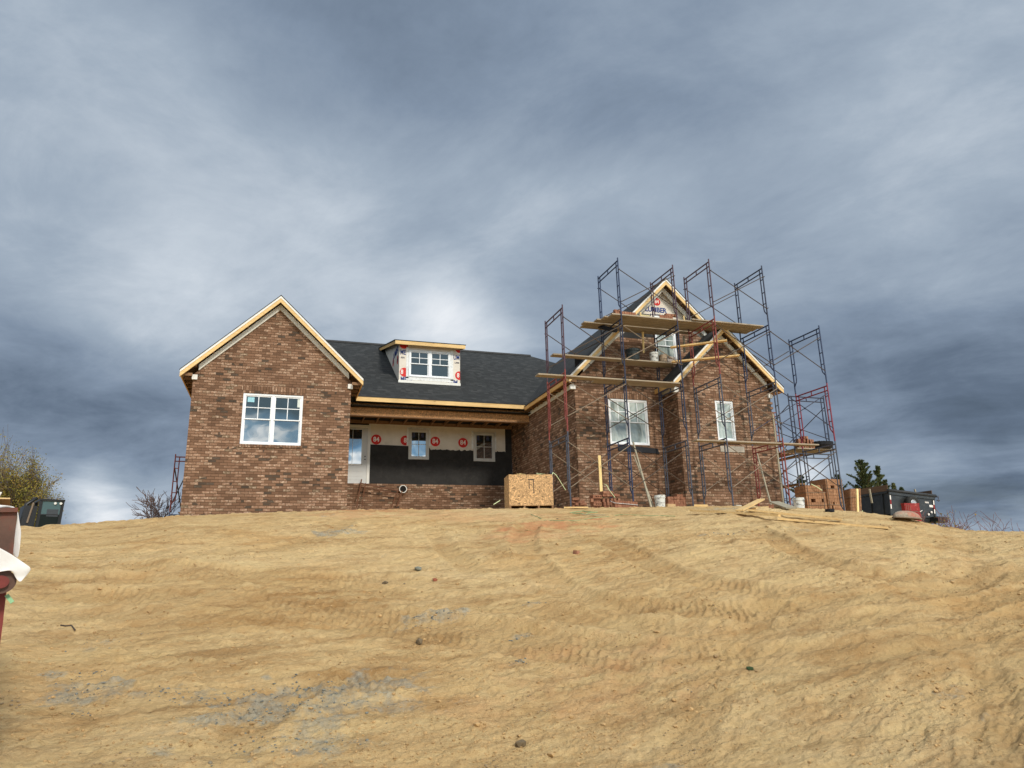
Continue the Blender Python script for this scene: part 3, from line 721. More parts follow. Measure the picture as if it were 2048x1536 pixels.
quadslab([(10.6, RGY+0.01, RGZ), (16.9, 36.4, RGZ-MM*6.6), (-2.97, 36.4, RGZ-MM*6.6), (-1.0, RGY+0.01, RGZ)], 0.03, 'roof', M['shingle_x'])
quadslab([(-1.0, RGY, RGZ-0.01), (-2.97, FY, FZ), (-2.97, 36.4, FZ)], 0.03, 'roof', M['shingle_y'])
MB().box(-1.0, 10.6, RGY-0.12, RGY+0.12, RGZ-0.05, RGZ+0.025).build('ridge_cap', M['drip'], house)
MB().box(2.12, 7.99, FY-0.04, FY-0.002, FZ-0.175, FZ-0.03).build('eave_fascia', M['pine'], house)
MB().box(2.06, 8.05, FY-0.055, FY, FZ-0.028, FZ-0.004).build('drip_edge', M['drip'], house)
# porch beam (OSB clad), ceiling joists, back wall
MB().box(LX1+0.003, 8.25, 23.50, 23.62, 5.205, 5.60).build('porch_beam', M['osb_dark'], house)
MB().box(LX1+0.003, 8.25, 23.497, 23.70, 5.165, 5.203).build('beam_bottom_plate', M['lumber'], house)
for k in range(13):
    x = 2.05+0.5*k; MB().box(x, x+0.04, 23.7, 25.55, 5.35, 5.44).build('ceiling_joist', M['lumber'], house)
MB().box(LX1, 8.25, 23.2, 25.6, 5.45, 5.465).build('porch_ceiling_deck', M['dark'], house)
MB().box(LX1, 8.25, 25.50, 25.54, 5.33, 5.47).build('ledger_board', M['lumber'], house)
PY = 25.6
MB().box(LX1, 8.254, PY+0.06, PY+0.10, 1.0, 5.6).build('porch_wall', M['dark'], house)
wz = MB().box(2.85, 8.0, PY+0.010, PY+0.055, 4.40, 5.36).build('house_wrap', M['wrap'], house)
# tar paper with a ragged top edge
pts = [(2.90, 3.17), (8.253, 3.17), (8.253, 5.55), (8.0, 5.55)]
x = 8.0; r_ = random.Random(3)
pts += [(8.01, 4.56), (8.02, 4.50)]
while x > 5.1:
    pts.append((x, 4.44+0.035*r_.random()+(0.02 if int(x*9) % 2 else 0))); x -= 0.045
pts += [(5.05, 4.55), (4.30, 4.55), (4.28, 4.57), (2.90, 4.585)]
MB().plate([pts], PY, PY+0.008).build('tar_paper', M['tar'], house)
MB().box(LX1, 8.25, PY-0.09, PY-0.002, 1.0, 3.165).build('knee_wall', M['brick_x'], house)
for px, py in ((752.5, 879), (870.5, 883), (926, 885.5)):
    p = at(px, py, 'Y', PY+0.009); logo84(wz, p[0], PY+0.009, p[2], 0.185)
p = at(811, 881, 'Y', PY+0.009); logo84(wz, p[0], PY+0.009, p[2], 0.185, clip=(p[0]-1, 4.22, 0, 9), s=None)
lettering('numerals', '8', 0.24, M['white_ink'], wz, (4.165, PY+0.004, p[2]), bold=0.005, sx=0.9)

def window_unit(x0, x1, z0, z1, y, lites=2, frame='vinyl', fw=0.055, glass='glass', film=None, parent=None, mull=0.075, upper_grid=True, sash_split=0.5, full_grid=False, depth=0.09, side='-'):
    """vinyl window facing -Y: outer frame, mullion, check rail, grilles, panes"""
    parent = parent or house
    fr = MB(); Y0, Y1 = y, y+depth
    fr.box(x0, x1, Y0, Y1, z0, z0+fw); fr.box(x0, x1, Y0, Y1, z1-fw, z1)
    fr.box(x0, x0+fw, Y0, Y1, z0+fw, z1-fw); fr.box(x1-fw, x1, Y0, Y1, z0+fw, z1-fw)
    W = (x1-x0-2*fw-(lites-1)*mull)/lites
    for k in range(1, lites):
        xm = x0+fw+k*W+(k-1)*mull; fr.box(xm, xm+mull, Y0+0.006, Y1, z0+fw, z1-fw)
    f = fr.build('window', M[frame], parent)
    zm = z0+(z1-z0)*sash_split
    for k in range(lites):
        a = x0+fw+k*(W+mull); b_ = a+W; s = 0.032
        # upper sash set forward, lower sash set back
        for (za, zb_, yy, nm) in ((zm-0.02, z1-fw, Y0+0.022, 'upper'), (z0+fw, zm+0.02, Y0+0.048, 'lower')):
            sb = MB(); sb.box(a, b_, yy, yy+0.025, za, za+s); sb.box(a, b_, yy, yy+0.025, zb_-s, zb_)
            sb.box(a, a+s, yy, yy+0.025, za+s, zb_-s); sb.box(b_-s, b_, yy, yy+0.025, za+s, zb_-s)
            g = 0.011
            if (nm == 'upper' and upper_grid) or full_grid:
                xc = (a+b_)/2; zc_ = (za+zb_)/2
                sb.box(xc-g, xc+g, yy+0.004, yy+0.013, za+s, zb_-s)
                if not full_grid: sb.box(a+s, b_-s, yy+0.0035, yy+0.0125, zc_-g, zc_+g)
            sb.build('sash', M[frame], f)
            MB().box(a+s*0.5, b_-s*0.5, yy+0.015, yy+0.019, za+s*0.5, zb_-s*0.5).build('pane', M[glass] if not film else film, f)
    return f
M['film'] = None
def film_mat():
    m, t, b = new_mat('plastic_film'); P = world_pos(t)
    n = t.noise(t.scale(P, (2.8, 2.8, 0.8)), 1.0, 5, 0.5, 1.3)
    c = t.ramp(n, [(0.3, lin((92, 104, 104))), (0.48, lin((150, 163, 158))), (0.6, lin((186, 196, 190))), (0.72, lin((128, 142, 140)))])
    t.put(b.inputs['Base Color'], c); b.inputs['Roughness'].default_value = 0.06; b.inputs['IOR'].default_value = 1.6
    b.inputs['Specular IOR Level'].default_value = 0.5
    t.put(b.inputs['Normal'], t.bump(n, 0.15, 0.02)); return m
M['film'] = film_mat()
# left gable twin window
w1 = window_unit(-1.250, 0.423, 3.730, 5.230, LY+0.02)
for (a, b_, z0, z1, cmat) in ((-1.125, -0.94, 4.975, 5.12, paint('sticker_blue', (150, 200, 212), 0.5, 0.3, 40)), (0.265, 0.345, 4.88, 5.13, paint('sticker_paper', (206, 214, 206), 0.6, 0.1, 30))):
    MB().box(a, b_, LY+0.050, LY+0.053, z0, z1).build('sticker', cmat, w1)
# porch windows and side light of the door
def hung(x0, x1, z0, z1):
    f = MB(); fw = 0.07
    f.box(x0, x1, PY-0.035, PY+0.05, z0, z0+fw); f.box(x0, x1, PY-0.035, PY+0.05, z1-fw, z1); f.box(x0, x0+fw, PY-0.035, PY+0.05, z0+fw, z1-fw); f.box(x1-fw, x1, PY-0.035, PY+0.05, z0+fw, z1-fw)
    o = f.build('window', M['almond'], house)
    s = MB(); a, b_, c_, d_ = x0+fw, x1-fw, z0+fw, z1-fw; e = 0.045
    s.box(a, b_, PY-0.022, PY+0.02, c_, c_+e); s.box(a, b_, PY-0.022, PY+0.02, d_-e, d_); s.box(a, a+e, PY-0.022, PY+0.02, c_+e, d_-e); s.box(b_-e, b_, PY-0.022, PY+0.02, c_+e, d_-e)
    s.box((a+b_)/2-0.01, (a+b_)/2+0.01, PY-0.012, PY-0.004, c_+e, d_-e); s.box(a+e, b_-e, PY-0.0125, PY-0.0045, (c_+d_)/2-0.01, (c_+d_)/2+0.01)
    s.build('sash', M['almond'], o)
    MB().box(a+e*.5, b_-e*.5, PY-0.001, PY+0.003, c_+e*.5, d_-e*.5).build('pane', M['glass'], o)
    for sx_ in (0.0, 0.62):
        MB().box(a+e+0.02+sx_*(b_-a-2*e), a+e+0.12+sx_*(b_-a-2*e), PY-0.006, PY-0.003, d_-e-0.19, d_-e-0.02).build('sticker', M['dark_ink'], o)
    return o
hung(4.285, 5.04, 4.085, 5.205)
MB().box(4.22, 4.284, PY-0.004, PY+0.009, 4.62, 5.26).build('flashing_tape', M['tape'], house)
MB().box(5.041, 5.10, PY-0.004, PY+0.009, 4.60, 5.25).build('flashing_tape', M['tape'], house)
MB().box(4.22, 5.10, PY-0.003, PY+0.009, 5.206, 5.27).build('flashing_tape', M['tape'], house)
hung(6.74, 7.575, 4.075, 5.180)
MB().box(6.67, 6.739, PY-0.004, PY+0.009, 4.54, 5.23).build('flashing_tape', M['tape'], house)
MB().box(7.576, 7.64, PY-0.004, PY+0.009, 4.54, 5.23).build('flashing_tape', M['tape'], house)
dr = MB().box(1.80, 2.87, PY-0.03, PY+0.05, 3.17, 5.29).build('door', M['door'], house)
MB().box(2.80, 2.90, PY-0.06, PY-0.031, 3.17, 5.27).build('door_jamb', M['trim'], dr)
MB().box(1.80, 2.80, PY-0.06, PY-0.031, 5.19, 5.27).build('door_jamb', M['trim'], dr)
MB().box(1.95, 2.60, PY-0.036, PY-0.031, 3.86, 5.10).build('pane', M['glass'], dr)
gr = MB(); gr.box(2.27, 2.285, PY-0.041, PY-0.037, 3.86, 5.10); gr.box(1.93, 1.952, PY-0.05, PY-0.031, 3.84, 5.12); gr.box(2.598, 2.62, PY-0.05, PY-0.031, 3.84, 5.12); gr.box(1.93, 2.62, PY-0.05, PY-0.031, 5.10, 5.12); gr.box(1.93, 2.62, PY-0.05, PY-0.031, 3.83, 3.86)
gr.build('glazing_bead', M['trim'], dr)
pn = MB(); [pn.box(1.90, 2.66, PY-0.036, PY-0.031, z, z+0.008) for z in (3.80, 3.60, 3.42, 3.30)]; pn.build('panel_groove', M['almond'], dr)
for z in (4.03, 4.13): MB().lathe((2.73, PY-0.06, z), [(0.022, 0.03), (0.022, 0.0), (0.012, -0.012)], 10, 'Y').build('bore_hole', M['dark'], dr)
# right wing ---------------------------------------------------------
WY, WX0, WX1, WR, WZ, WM = 19.26, 8.254, 14.75, 11.526, 9.2145, 0.990
WRY = 18.94
w1h = [(9.35, 3.70), (10.69, 3.70), (10.69, 5.125), (9.35, 5.125)]
# brick stops part-way up the gable, raked back in steps
top = [(WX1, 5.0)]
xs = 13.6; top.append((13.6, 7.0))
top += [(12.9, 7.62), (12.35, 7.62), (12.35, 7.46), (12.0, 7.46), (12.0, 7.30), (11.99, 6.50), (11.10, 6.50), (11.10, 7.22), (10.75, 7.22), (10.75, 7.14), (9.95, 7.14)]
zl = WZ-0.36
top = [p for p in top if p[1] <= zl-WM*abs(p[0]-WR)+1e-3 or p[0] > 12.9]
left_top = [(9.80, zl-WM*(WR-9.80)), (WX0, zl-WM*(WR-WX0))]
poly = [(WX0, ZB), (WX1, ZB)]+top+left_top
MB().plate([poly, w1h], WY, WY+0.10).build('brick_wall', M['brick_x'], house)
MB().box(WX0, WX0+0.10, WY+0.10, 25.6, ZB, 5.52).build('brick_wall', M['brick_y'], house)
MB().box(WX0+0.12, WX1-0.12, WY+0.14, WY+0.17, ZB, 6.5).build('inner_sheathing', M['dark'], house)
# behind: sheathing wrap above, black paper band below it
gw = MB().plate([[(9.0, 6.2), (14.2, 6.2), (14.2, WZ-0.15-WM*(14.2-WR)), (WR, WZ-0.15), (9.0, WZ-0.15-WM*(WR-9.0))], [(11.16, 6.52), (11.92, 6.52), (11.92, 7.45), (11.16, 7.45)]], WY+0.115, WY+0.135).build('house_wrap', M['wrap'], house)
MB().plate([[(9.66, 6.9), (13.4, 6.9), (12.85, 7.45), (11.93, 7.72), (11.15, 7.72), (10.26, 7.50)], [(11.16, 6.91), (11.92, 6.91), (11.92, 7.45), (11.16, 7.45)]], WY+0.103, WY+0.112).build('tar_paper', M['tar'], house)
window_unit(11.16, 11.92, 6.55, 7.45, WY+0.03, lites=1, film=M['film'], depth=0.08)
MB().box(9.30, 10.74, WY-0.004, WY+0.05, 5.128, 5.128+0.215).build('soldier_course', M['soldier'], house)
window_unit(9.353, 10.687, 3.704, 5.122, WY+0.02, film=M['film'])
MB().plate([[(9.60, 3.69), (10.92, 3.60), (10.98, 3.44), (9.58, 3.50)]], WY-0.03, WY-0.004).build('sill_membrane', M['membrane'], house)
frieze(8.55, 14.3, WR, WZ-0.20, WM, WY, 0.17)
rake(7.96, 13.0, WR, WZ, WM, WRY)
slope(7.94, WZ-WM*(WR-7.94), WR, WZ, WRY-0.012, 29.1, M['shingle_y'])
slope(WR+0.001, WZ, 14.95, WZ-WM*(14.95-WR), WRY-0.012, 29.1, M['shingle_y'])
EZ = WZ-WM*(WR-7.94)
MB().box(7.96, 8.00, WRY+0.02, FY-0.06, EZ-0.135, EZ-0.005).build('eave_fascia', M['pine_y'], house)
y = WRY+0.12
while y < 23.3:
    MB().box(8.0, WX0-0.003, y, y+0.04, EZ-0.14, EZ-0.055).build('lookout', M['lumber'], house); y += 0.42
MB().box(WX0-0.028, WX0-0.002, WY+0.05, 23.49, 5.42, 5.555).build('frieze_board', M['primed'], house)
MB().box(8.10, 8.27, WY-0.05, WY+0.05, 5.34, 5.475).build('corner_block', M['trim'], house)
# logo on the gable wrap: the left figure is half hidden by the frieze and posts, as in the photo
logo84(gw, 11.375, WY+0.113, 8.53, 0.135, s='84')
lt = lettering('blue_lettering', 'LUMBER', 0.235, M['blue_ink'], gw, (11.315, WY+0.112, 8.235), bold=0.008, sx=0.92)
lettering('small_lettering', '84LUMBER.COM', 0.085, M['dark_ink'], gw, (11.40, WY+0.112, 8.06), bold=0.001, sx=1.0)
for k in range(1, 6):
    for s in (-1, 1):
        x = WR+s*3.3*k/5.6; z = WZ-WM*abs(x-WR)-0.17
        MB().box(x-0.02, x+0.02, WRY+0.055, WY-0.035, z-0.05, z+0.04).build('lookout', M['lumber'], house)
# projecting bay with its own gable
BY, BX0, BX1, BR, BZ, BM = 18.42, 11.275, 14.63, 12.95, 7.42, 0.970
BRY = 18.08
bw = [(12.57, 3.77), (13.225, 3.77), (13.225, 5.03), (12.57, 5.03)]
MB().plate([gable_poly(BX0, BX1, ZB, BR, BZ-0.36, BM), bw], BY, BY+0.10).build('brick_wall', M['brick_x'], house)
MB().box(BX0, BX0+0.10, BY+0.10, WY-0.001, ZB, 5.62).build('brick_wall', M['brick_y'], house)
MB().box(BX0+0.12, BX1-0.1, BY+0.14, BY+0.17, ZB, 5.8).build('inner_sheathing', M['dark'], house)
MB().box(BX1-0.13, BX1-0.02, BY+0.22, 33, ZB, 5.6).build('side_sheathing', M['tar'], house)
MB().box(12.52, 13.28, BY-0.004, BY+0.05, 5.034, 5.034+0.215).build('soldier_course', M['soldier'], house)
MB().box(12.50, 13.34, BY-0.05, BY+0.04, 3.68, 3.762).build('brick_sill', M['soldier'], house)
MB().box(12.60, 13.45, BY-0.02, BY-0.005, 3.42, 3.60).build('mortar_smear', paint('mortar_smear', (168, 160, 146), 0.9, 0.2, 8), house)
window_unit(12.573, 13.222, 3.773, 5.027, BY+0.02, lites=1, film=M['film'])
frieze(11.42, 14.52, BR, BZ-0.195, BM, BY, 0.165)
rake(BR-1.97, BR+1.97, BR, BZ, BM, BRY)
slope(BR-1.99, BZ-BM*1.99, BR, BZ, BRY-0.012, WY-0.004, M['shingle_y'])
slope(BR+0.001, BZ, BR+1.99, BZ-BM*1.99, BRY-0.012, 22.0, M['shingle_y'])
BE = BZ-BM*1.99
MB().box(BR-1.98, BR-1.94, BRY+0.05, WY-0.01, BE-0.15, BE-0.01).build('eave_fascia', M['pine_y'], house)
MB().box(BR+1.94, BR+1.98, BRY+0.05, 22, BE-0.15, BE-0.01).build('eave_fascia', M['pine_y'], house)
MB().box(BX1-0.02, BR+1.94, BRY+0.06, 22, BE-0.165, BE-0.15).build('soffit_board', M['osb_dark'], house)
MB().box(BX0-0.03, BX0-0.002, BY+0.02, WY-0.003, 5.34, 5.50).build('frieze_board', M['primed'], house)
for x0, x1 in ((BX0-0.13, BX0+0.02), (BX1-0.09, BX1+0.06)):
    MB().box(x0, x1, BY-0.06, BY+0.04, 5.20, 5.345).build('corner_block', M['trim'], house)
for k in range(1, 7):
    for s in (-1, 1):
        x = BR+s*1.93*k/6.4; z = BZ-BM*abs(x-BR)-0.19
        MB().box(x-0.02, x+0.02, BRY+0.055, BY-0.035, z-0.045, z+0.045).build('lookout', M['lumber'], house)
# unfinished return corner: every other course sticks out
zz = math.floor(2.0/0.0794)*0.0794; k = 0
tb = MB()
while zz < 5.1:
    if k % 2 == 0: tb.box(BX1, BX1+0.075, BY+0.004, BY+0.098, zz+0.008, zz+0.0794-0.003)
    zz += 0.0794; k += 1
tb.build('toothed_bricks', M['brick_x'], house)
# dormer --------------------------------------------------------------
DY = 24.85
dz_ = lambda y: FZ+MM*(y-FY)
dw = [(4.125, 6.995), (5.68, 6.995), (5.68, 8.02), (4.125, 8.02)]
df = MB().plate([[(3.772, dz_(DY)), (6.05, dz_(DY)), (6.05, 8.26), (3.772, 8.26)], dw], DY, DY+0.06).build('dormer_front', M['wrap'], house)
for x in (3.772, 6.02):
    side = MB().plate([[(DY+0.06, dz_(DY+0.06)-0.05), (29.3, dz_(29.3)-0.05), (29.3, 9.37), (DY+0.06, 8.30)]], x, x+0.03, 'YZ').build('dormer_cheek', M['wrap'], house)
    if x < 4:
        for yy, z, s in ((25.35, 7.85, 0.75),):
            lettering('blue_lettering', 'LUMBER', 0.34, M['blue_ink'], side, (x-0.003, 25.75, 8.13), axis='-Y', bold=0.008, sx=1.0, rot=0.0)
        for yy, zz_ in ((25.25, 7.72), (26.35, 7.95)):
            a = MB().lathe((x-0.003, yy, zz_), [(0.17, 0.0), (0.17, 0.002)], 24, 'X').build('round_logo', M['red_ink'], side)
            lettering('numerals', '84', 0.20, M['dark_ink'], side, (x-0.007, yy, zz_), axis='-Y', bold=0.004)
window_unit(4.13, 5.675, 7.0, 8.015, DY-0.03, depth=0.08, fw=0.05, mull=0.10)
for (x0, x1, z0, z1) in ((4.03, 4.124, 6.93, 8.12), (5.682, 5.79, 6.93, 8.12), (4.03, 5.79, 6.87, 6.985)):
    MB().box(x0, x1, DY-0.008, DY-0.002, z0, z1).build('flashing_tape', M['tape'], df)
MB().box(3.75, 6.06, DY-0.035, DY-0.009, dz_(DY)-0.035, dz_(DY)+0.075).build('apron_flashing', M['trim'], df)
logo84(df, 3.97, DY-0.001, 7.15, 0.17, clip=(3.78, 4.027, 0, 9), s=None)
lettering('numerals', '8', 0.23, M['white_ink'], df, (3.88, DY-0.006, 7.15), bold=0.006, sx=0.8)
logo84(df, 6.03, DY-0.001, 7.15, 0.17, clip=(5, 6.048, 0, 9), s=None)
lettering('numerals', '8', 0.23, M['white_ink'], df, (5.975, DY-0.006, 7.15), bold=0.006, sx=0.8)
for xx, cl in ((3.93, (3.78, 6, 0, 8.19)), (5.02, (3, 6, 0, 8.17)), (6.02, (3, 6.048, 0, 8.15))):
    logo84(df, xx, DY-0.001, 8.20, 0.16, clip=cl, s=None)
lettering('blue_lettering', 'ME', 0.26, M['blue_ink'], df, (3.905, DY-0.004, 7.90), bold=0.007, sx=0.62)
lettering('small_lettering', 'BER', 0.09, M['dark_ink'], df, (3.90, DY-0.004, 7.70), bold=0.001)
lettering('blue_lettering', 'UM', 0.26, M['blue_ink'], df, (5.915, DY-0.004, 7.84), bold=0.007, sx=0.62)
lettering('small_lettering', 'UMB', 0.09, M['dark_ink'], df, (5.93, DY-0.004, 7.64), bold=0.001)
lettering('blue_lettering', 'MBER', 0.24, M['blue_ink'], df, (4.05, DY-0.004, 6.88), bold=0.007, sx=0.75)
lettering('blue_lettering', 'LUM', 0.24, M['blue_ink'], df, (5.78, DY-0.004, 6.87), bold=0.007, sx=0.75)
# dormer shed roof
DZ0, DM, DFY = 8.268, 0.247, 24.55
def dzr(y): return DZ0+DM*(y-DFY)
quadslab([(3.55, DFY-0.01, dzr(DFY)+0.012), (6.21, DFY-0.01, dzr(DFY)+0.012), (6.21, 29.35, dzr(29.35)+0.012), (3.55, 29.35, dzr(29.35)+0.012)], 0.03, 'dormer_roof', M['shingle_x'])
MB().box(3.573, 6.185, DFY, DFY+0.04, DZ0-0.15, DZ0-0.02).build('dormer_fascia', M['pine'], house)
for x in (3.573, 6.150):
    MB().plate([[(DFY+0.043, DZ0-0.145), (29.2, dzr(29.2)-0.145), (29.2, dzr(29.2)-0.02), (DFY+0.043, DZ0-0.02)]], x, x+0.035, 'YZ').build('dormer_rake', M['pine_y'], house)
MB().box(3.61, 6.15, DFY+0.05, DY, 8.262, 8.275).build('dormer_soffit', M['osb_dark'], house)

# ------------------------------------------------------------------ scaffolding
def metal(name, c, c2=(150, 132, 116)):
    return paint(name, c, 0.45, 0.18, 14, spots=(30, c2, 0.60, 0.80), spec=0.4)
SC = dict(blue=metal('blue_paint', (46, 60, 90)), navy=metal('navy_paint', (48, 54, 74), (140, 128, 116)), grey=metal('steel_blue_grey', (76, 80, 92), (160, 152, 140)), plum=metal('plum_paint', (82, 62, 72)), red=metal('red_oxide', (132, 64, 56), (176, 130, 112)),
          maroon=metal('maroon_paint', (128, 44, 58)), rust=metal('rusty_steel', (112, 76, 56), (84, 54, 40)), zinc=metal('zinc_brace', (128, 112, 94), (196, 184, 164)), dark=metal('dark_brace', (74, 62, 52)))
def frame_mesh(mb, P0, P1, zb, zt, pin=True, foot=0.0):
    """walk-through mason's frame: P0 outer foot, P1 inner foot (x, y)"""
    P0, P1 = V(*P0), V(*P1); d = (P1-P0)/np.hypot(*(P1-P0)); r = 0.0215
    q = lambda P, z: (P[0], P[1], z)
    for P in (P0, P1): mb.tube([q(P, zb-foot), q(P, zt+(0.07 if pin else 0.0))], [r, r] if not pin else [r, r*0.9])
    mb.tube([q(P0, zt-0.02), q(P1, zt-0.02)], r); mb.tube([q(P0, zt-0.16), q(P1, zt-0.16)], r*0.9)
    mid = (P0+P1)/2; mb.tube([q(mid, zt-0.16), q(mid, zt-0.02)], r*0.8)
    for P, s in ((P0, 1), (P1, -1)):
        I = P+d*s*0.125
        mb.tube([q(I, zt-0.03), q(I, zb+0.46), q(I-d*s*0.02, zb+0.36), q(I-d*s*0.09, zb+0.27), q(P, zb+0.22)], r*0.85)
        for f in (0.42, 0.78, 1.20): 
            if zb+f < zt-0.2: mb.tube([q(P, zb+f+0.18), q(I, zb+f+0.18)], r*0.7)
    return mb
def make_run(name, label, cat, towers, Yo, Yi, braces, group=None):
    """towers: list of (x, [z levels top to bottom], [paint per level]); braces: (i, j, level) pairs"""
    root = thing(name, label, cat, (towers[0][0], Yo, towers[0][1][-1]), group)
    for x, zs, cols in towers:
        for k in range(len(zs)-1):
            lastk = k == len(zs)-2
            frame_mesh(MB(), (x, Yo), (x, Yi), zs[k+1], zs[k]-(0.0 if k == 0 else 0.075), True, 0.12 if lastk else 0).build('frame', SC[cols[k]], root)
    for i, j, k, col in braces:
        xa, za, _ = towers[i]; xb, zb, _ = towers[j]
        zb = zb[len(zb)-len(za):] if len(zb) > len(za) else zb
        ta, tb_ = za[k]-0.32, zb[k]-0.32; ba, bb = za[k+1]+0.42, zb[k+1]+0.42
        for Y, s in ((Yo-0.03, 1), (Yi+0.03, -1)):
            mb = MB()
            mb.tube([(xa+0.02, Y, ta), (xb-0.02, Y, bb)], 0.0135, 5); mb.tube([(xa+0.02, Y-0.03*s, ba), (xb-0.02, Y-0.03*s, tb_)], 0.0135, 5)
            for X_, z_ in ((xa, ta), (xb, bb), (xa, ba), (xb, tb_)): mb.tube([(X_, Y+0.03*s, z_), (X_, Y-0.055*s, z_)], 0.012, 5)
            mb.build('cross_brace', SC[col], root)
    return root
k = 17.55/16.8
ABC = [(7.26, [7.27, 5.44, 3.68, 1.75], ['plum', 'red', 'grey']), (9.10, [8.94, 7.18, 5.42, 3.66, 1.75], ['blue', 'navy', 'navy', 'blue']), (10.95, [8.93, 7.15, 5.39, 3.65, 1.75], ['plum', 'navy', 'navy', 'grey'])]
s1 = make_run('scaffold', 'tall tubular scaffold of three stacked frame towers before the wing, left of the bay', 'scaffold', ABC, 17.55, 18.95,
              [(0, 1, 0, 'dark'), (0, 1, 1, 'zinc'), (0, 1, 2, 'zinc'), (1, 2, 0, 'dark'), (1, 2, 1, 'zinc'), (1, 2, 2, 'dark'), (1, 2, 3, 'dark')], 'tubular scaffolds around the house')
DEF = [(11.73, [8.88, 7.15, 5.37, 3.60, 1.72], ['plum', 'red', 'grey', 'grey']), (13.60, [8.88, 7.12, 5.35, 3.59, 1.70], ['navy', 'blue', 'grey', 'red']), (15.45, [7.10, 5.34, 3.56, 1.30], ['blue', 'maroon', 'grey'])]
s2 = make_run('scaffold', 'tall tubular scaffold of frame towers before the bay and round its right corner', 'scaffold', DEF, 16.80, 18.20,
              [(0, 1, 0, 'dark'), (0, 1, 1, 'dark'), (0, 1, 2, 'zinc'), (0, 1, 3, 'zinc')], 'tubular scaffolds around the house')
for (lv, za, zb_) in ((1, 7.12, 7.10), (2, 5.35, 5.34), (3, 3.59, 3.56)):
    for Y in (16.77, 18.23):
        mb = MB(); mb.tube([(13.62, Y, za-0.32), (15.43, Y, zb_-1.40)], 0.0135, 5); mb.tube([(13.62, Y+.02, za-1.35), (15.43, Y+.02, zb_-0.32)], 0.0135, 5)
        mb.tube([(14.525, Y-.01, (za+zb_)/2-.86), (14.525, Y+.03, (za+zb_)/2-.86)], 0.02, 5); mb.build('cross_brace', SC['dark' if lv != 2 else 'navy'], s2)
# side run: frames standing across the right end wall, one behind the other
GZL = [5.45, 3.62, 1.35]
s3 = thing('scaffold', 'two-lift tubular scaffold running back along the right end wall, holding brick and a mortar tub', 'scaffold', (15.7, 18.8, 1.35), 'tubular scaffolds around the house')
for gi, (gx, gy, dzz) in enumerate(((15.68, 18.84, 0.0), (15.62, 21.2, 0.02), (15.55, 23.5, 0.03))):
    for k_ in range(2):
        if gi == 2 and k_ == 0: continue
        cc = (('navy', 'grey'), ('red', 'navy'), ('navy', 'plum'))[gi][k_]
        frame_mesh(MB(), (gx, gy), (gx+1.42, gy), GZL[k_+1]+dzz, GZL[k_]+dzz-(0.07 if k_ else 0), True, 0.3 if k_ else 0).build('frame', SC[cc], s3)
for (ya, yb, zt) in ((18.84, 21.2, 5.45), (18.84, 21.2, 3.62), (21.2, 23.5, 3.62)):
    for X_ in (15.65, 17.10):
        mb = MB(); mb.tube([(X_, ya, zt-0.32), (X_-0.05, yb, zt-1.42)], 0.0135, 5); mb.tube([(X_+.02, ya, zt-1.42), (X_-.03, yb, zt-0.32)], 0.0135, 5)
        mb.build('cross_brace', SC['dark'], s3)
# rear left scaffold seen beside the left gable
s4 = thing('scaffold', 'distant red and blue scaffold tower showing past the left corner of the house', 'scaffold', (-3.6, 24.5, 1.9), 'tubular scaffolds around the house')
zt0 = at(368, 913, 'Y', 25.0)[2]
xr0 = at(351, 913, 'Y', 25.0)[0]
frame_mesh(MB(), (xr0, 25.0), (xr0+1.42, 25.0), zt0-1.77, zt0).build('frame', SC['red'], s4)
frame_mesh(MB(), (xr0, 25.0), (xr0+1.42, 25.0), zt0-3.6, zt0-1.85).build('frame', SC['blue'], s4)
frame_mesh(MB(), (xr0+0.05, 27.2), (xr0+1.47, 27.2), zt0-1.9, zt0-0.13).build('frame', SC['navy'], s4)
frame_mesh(MB(), (xr0+0.05, 27.2), (xr0+1.47, 27.2), zt0-3.6, zt0-1.98).build('frame', SC['blue'], s4)
for (za, zb_) in ((zt0-0.35, zt0-1.5), (zt0-2.1, zt0-3.2)):
    mb = MB(); mb.tube([(xr0, 25.0, za), (xr0+.05, 27.2, zb_)], 0.02, 5); mb.tube([(xr0+.03, 25.0, zb_), (xr0+.08, 27.2, za)], 0.02, 5); mb.build('cross_brace', SC['dark'], s4)
o = MB().box(xr0+0.25, xr0+1.3, 24.9, 27.3, zt0-1.82, zt0-1.78).build('plank', M['plank']); tag(o, 'short plank lying across the distant scaffold beside the left corner of the house', 'plank', 'scaffold planks')

# planks on the scaffolds ---------------------------------------------
PL = 'scaffold planks'
def plank(x0, x1, y0, w, z, label, th=0.037, mat='plank', dz=0.0, skew=0.0):
    mb = MB(); c = V((x0+x1)/2, y0+w/2, z+th/2+dz/2); u_ = V((x1-x0)/2, skew/2, dz/2)
    n = np.cross(u_, V(0, 1, 0)); n = -n/np.linalg.norm(n)
    if n[2] < 0: n = -n
    mb.obox(c, u_, V(0, w/2, 0), n*th/2); o = mb.build('plank', M[mat]); tag(o, label, 'plank', PL); return o
TZ = 7.20
for i, (x0, x1) in enumerate(((8.82, 12.3), (8.70, 12.1), (8.58, 12.2))):
    plank(x0, x1, 17.56+0.265*i, 0.25, TZ+0.045*(0), ['wide plank at the outer edge of the top platform, left half', 'second plank from the outer edge of the top platform, left half', 'third plank of the top platform, left half'][i])
plank(8.30, 12.0, 18.40, 0.25, TZ, 'plank of the top platform jutting furthest left toward the roof')
plank(8.38, 11.4, 18.67, 0.25, TZ+0.002, 'innermost plank of the top platform, against the black paper')
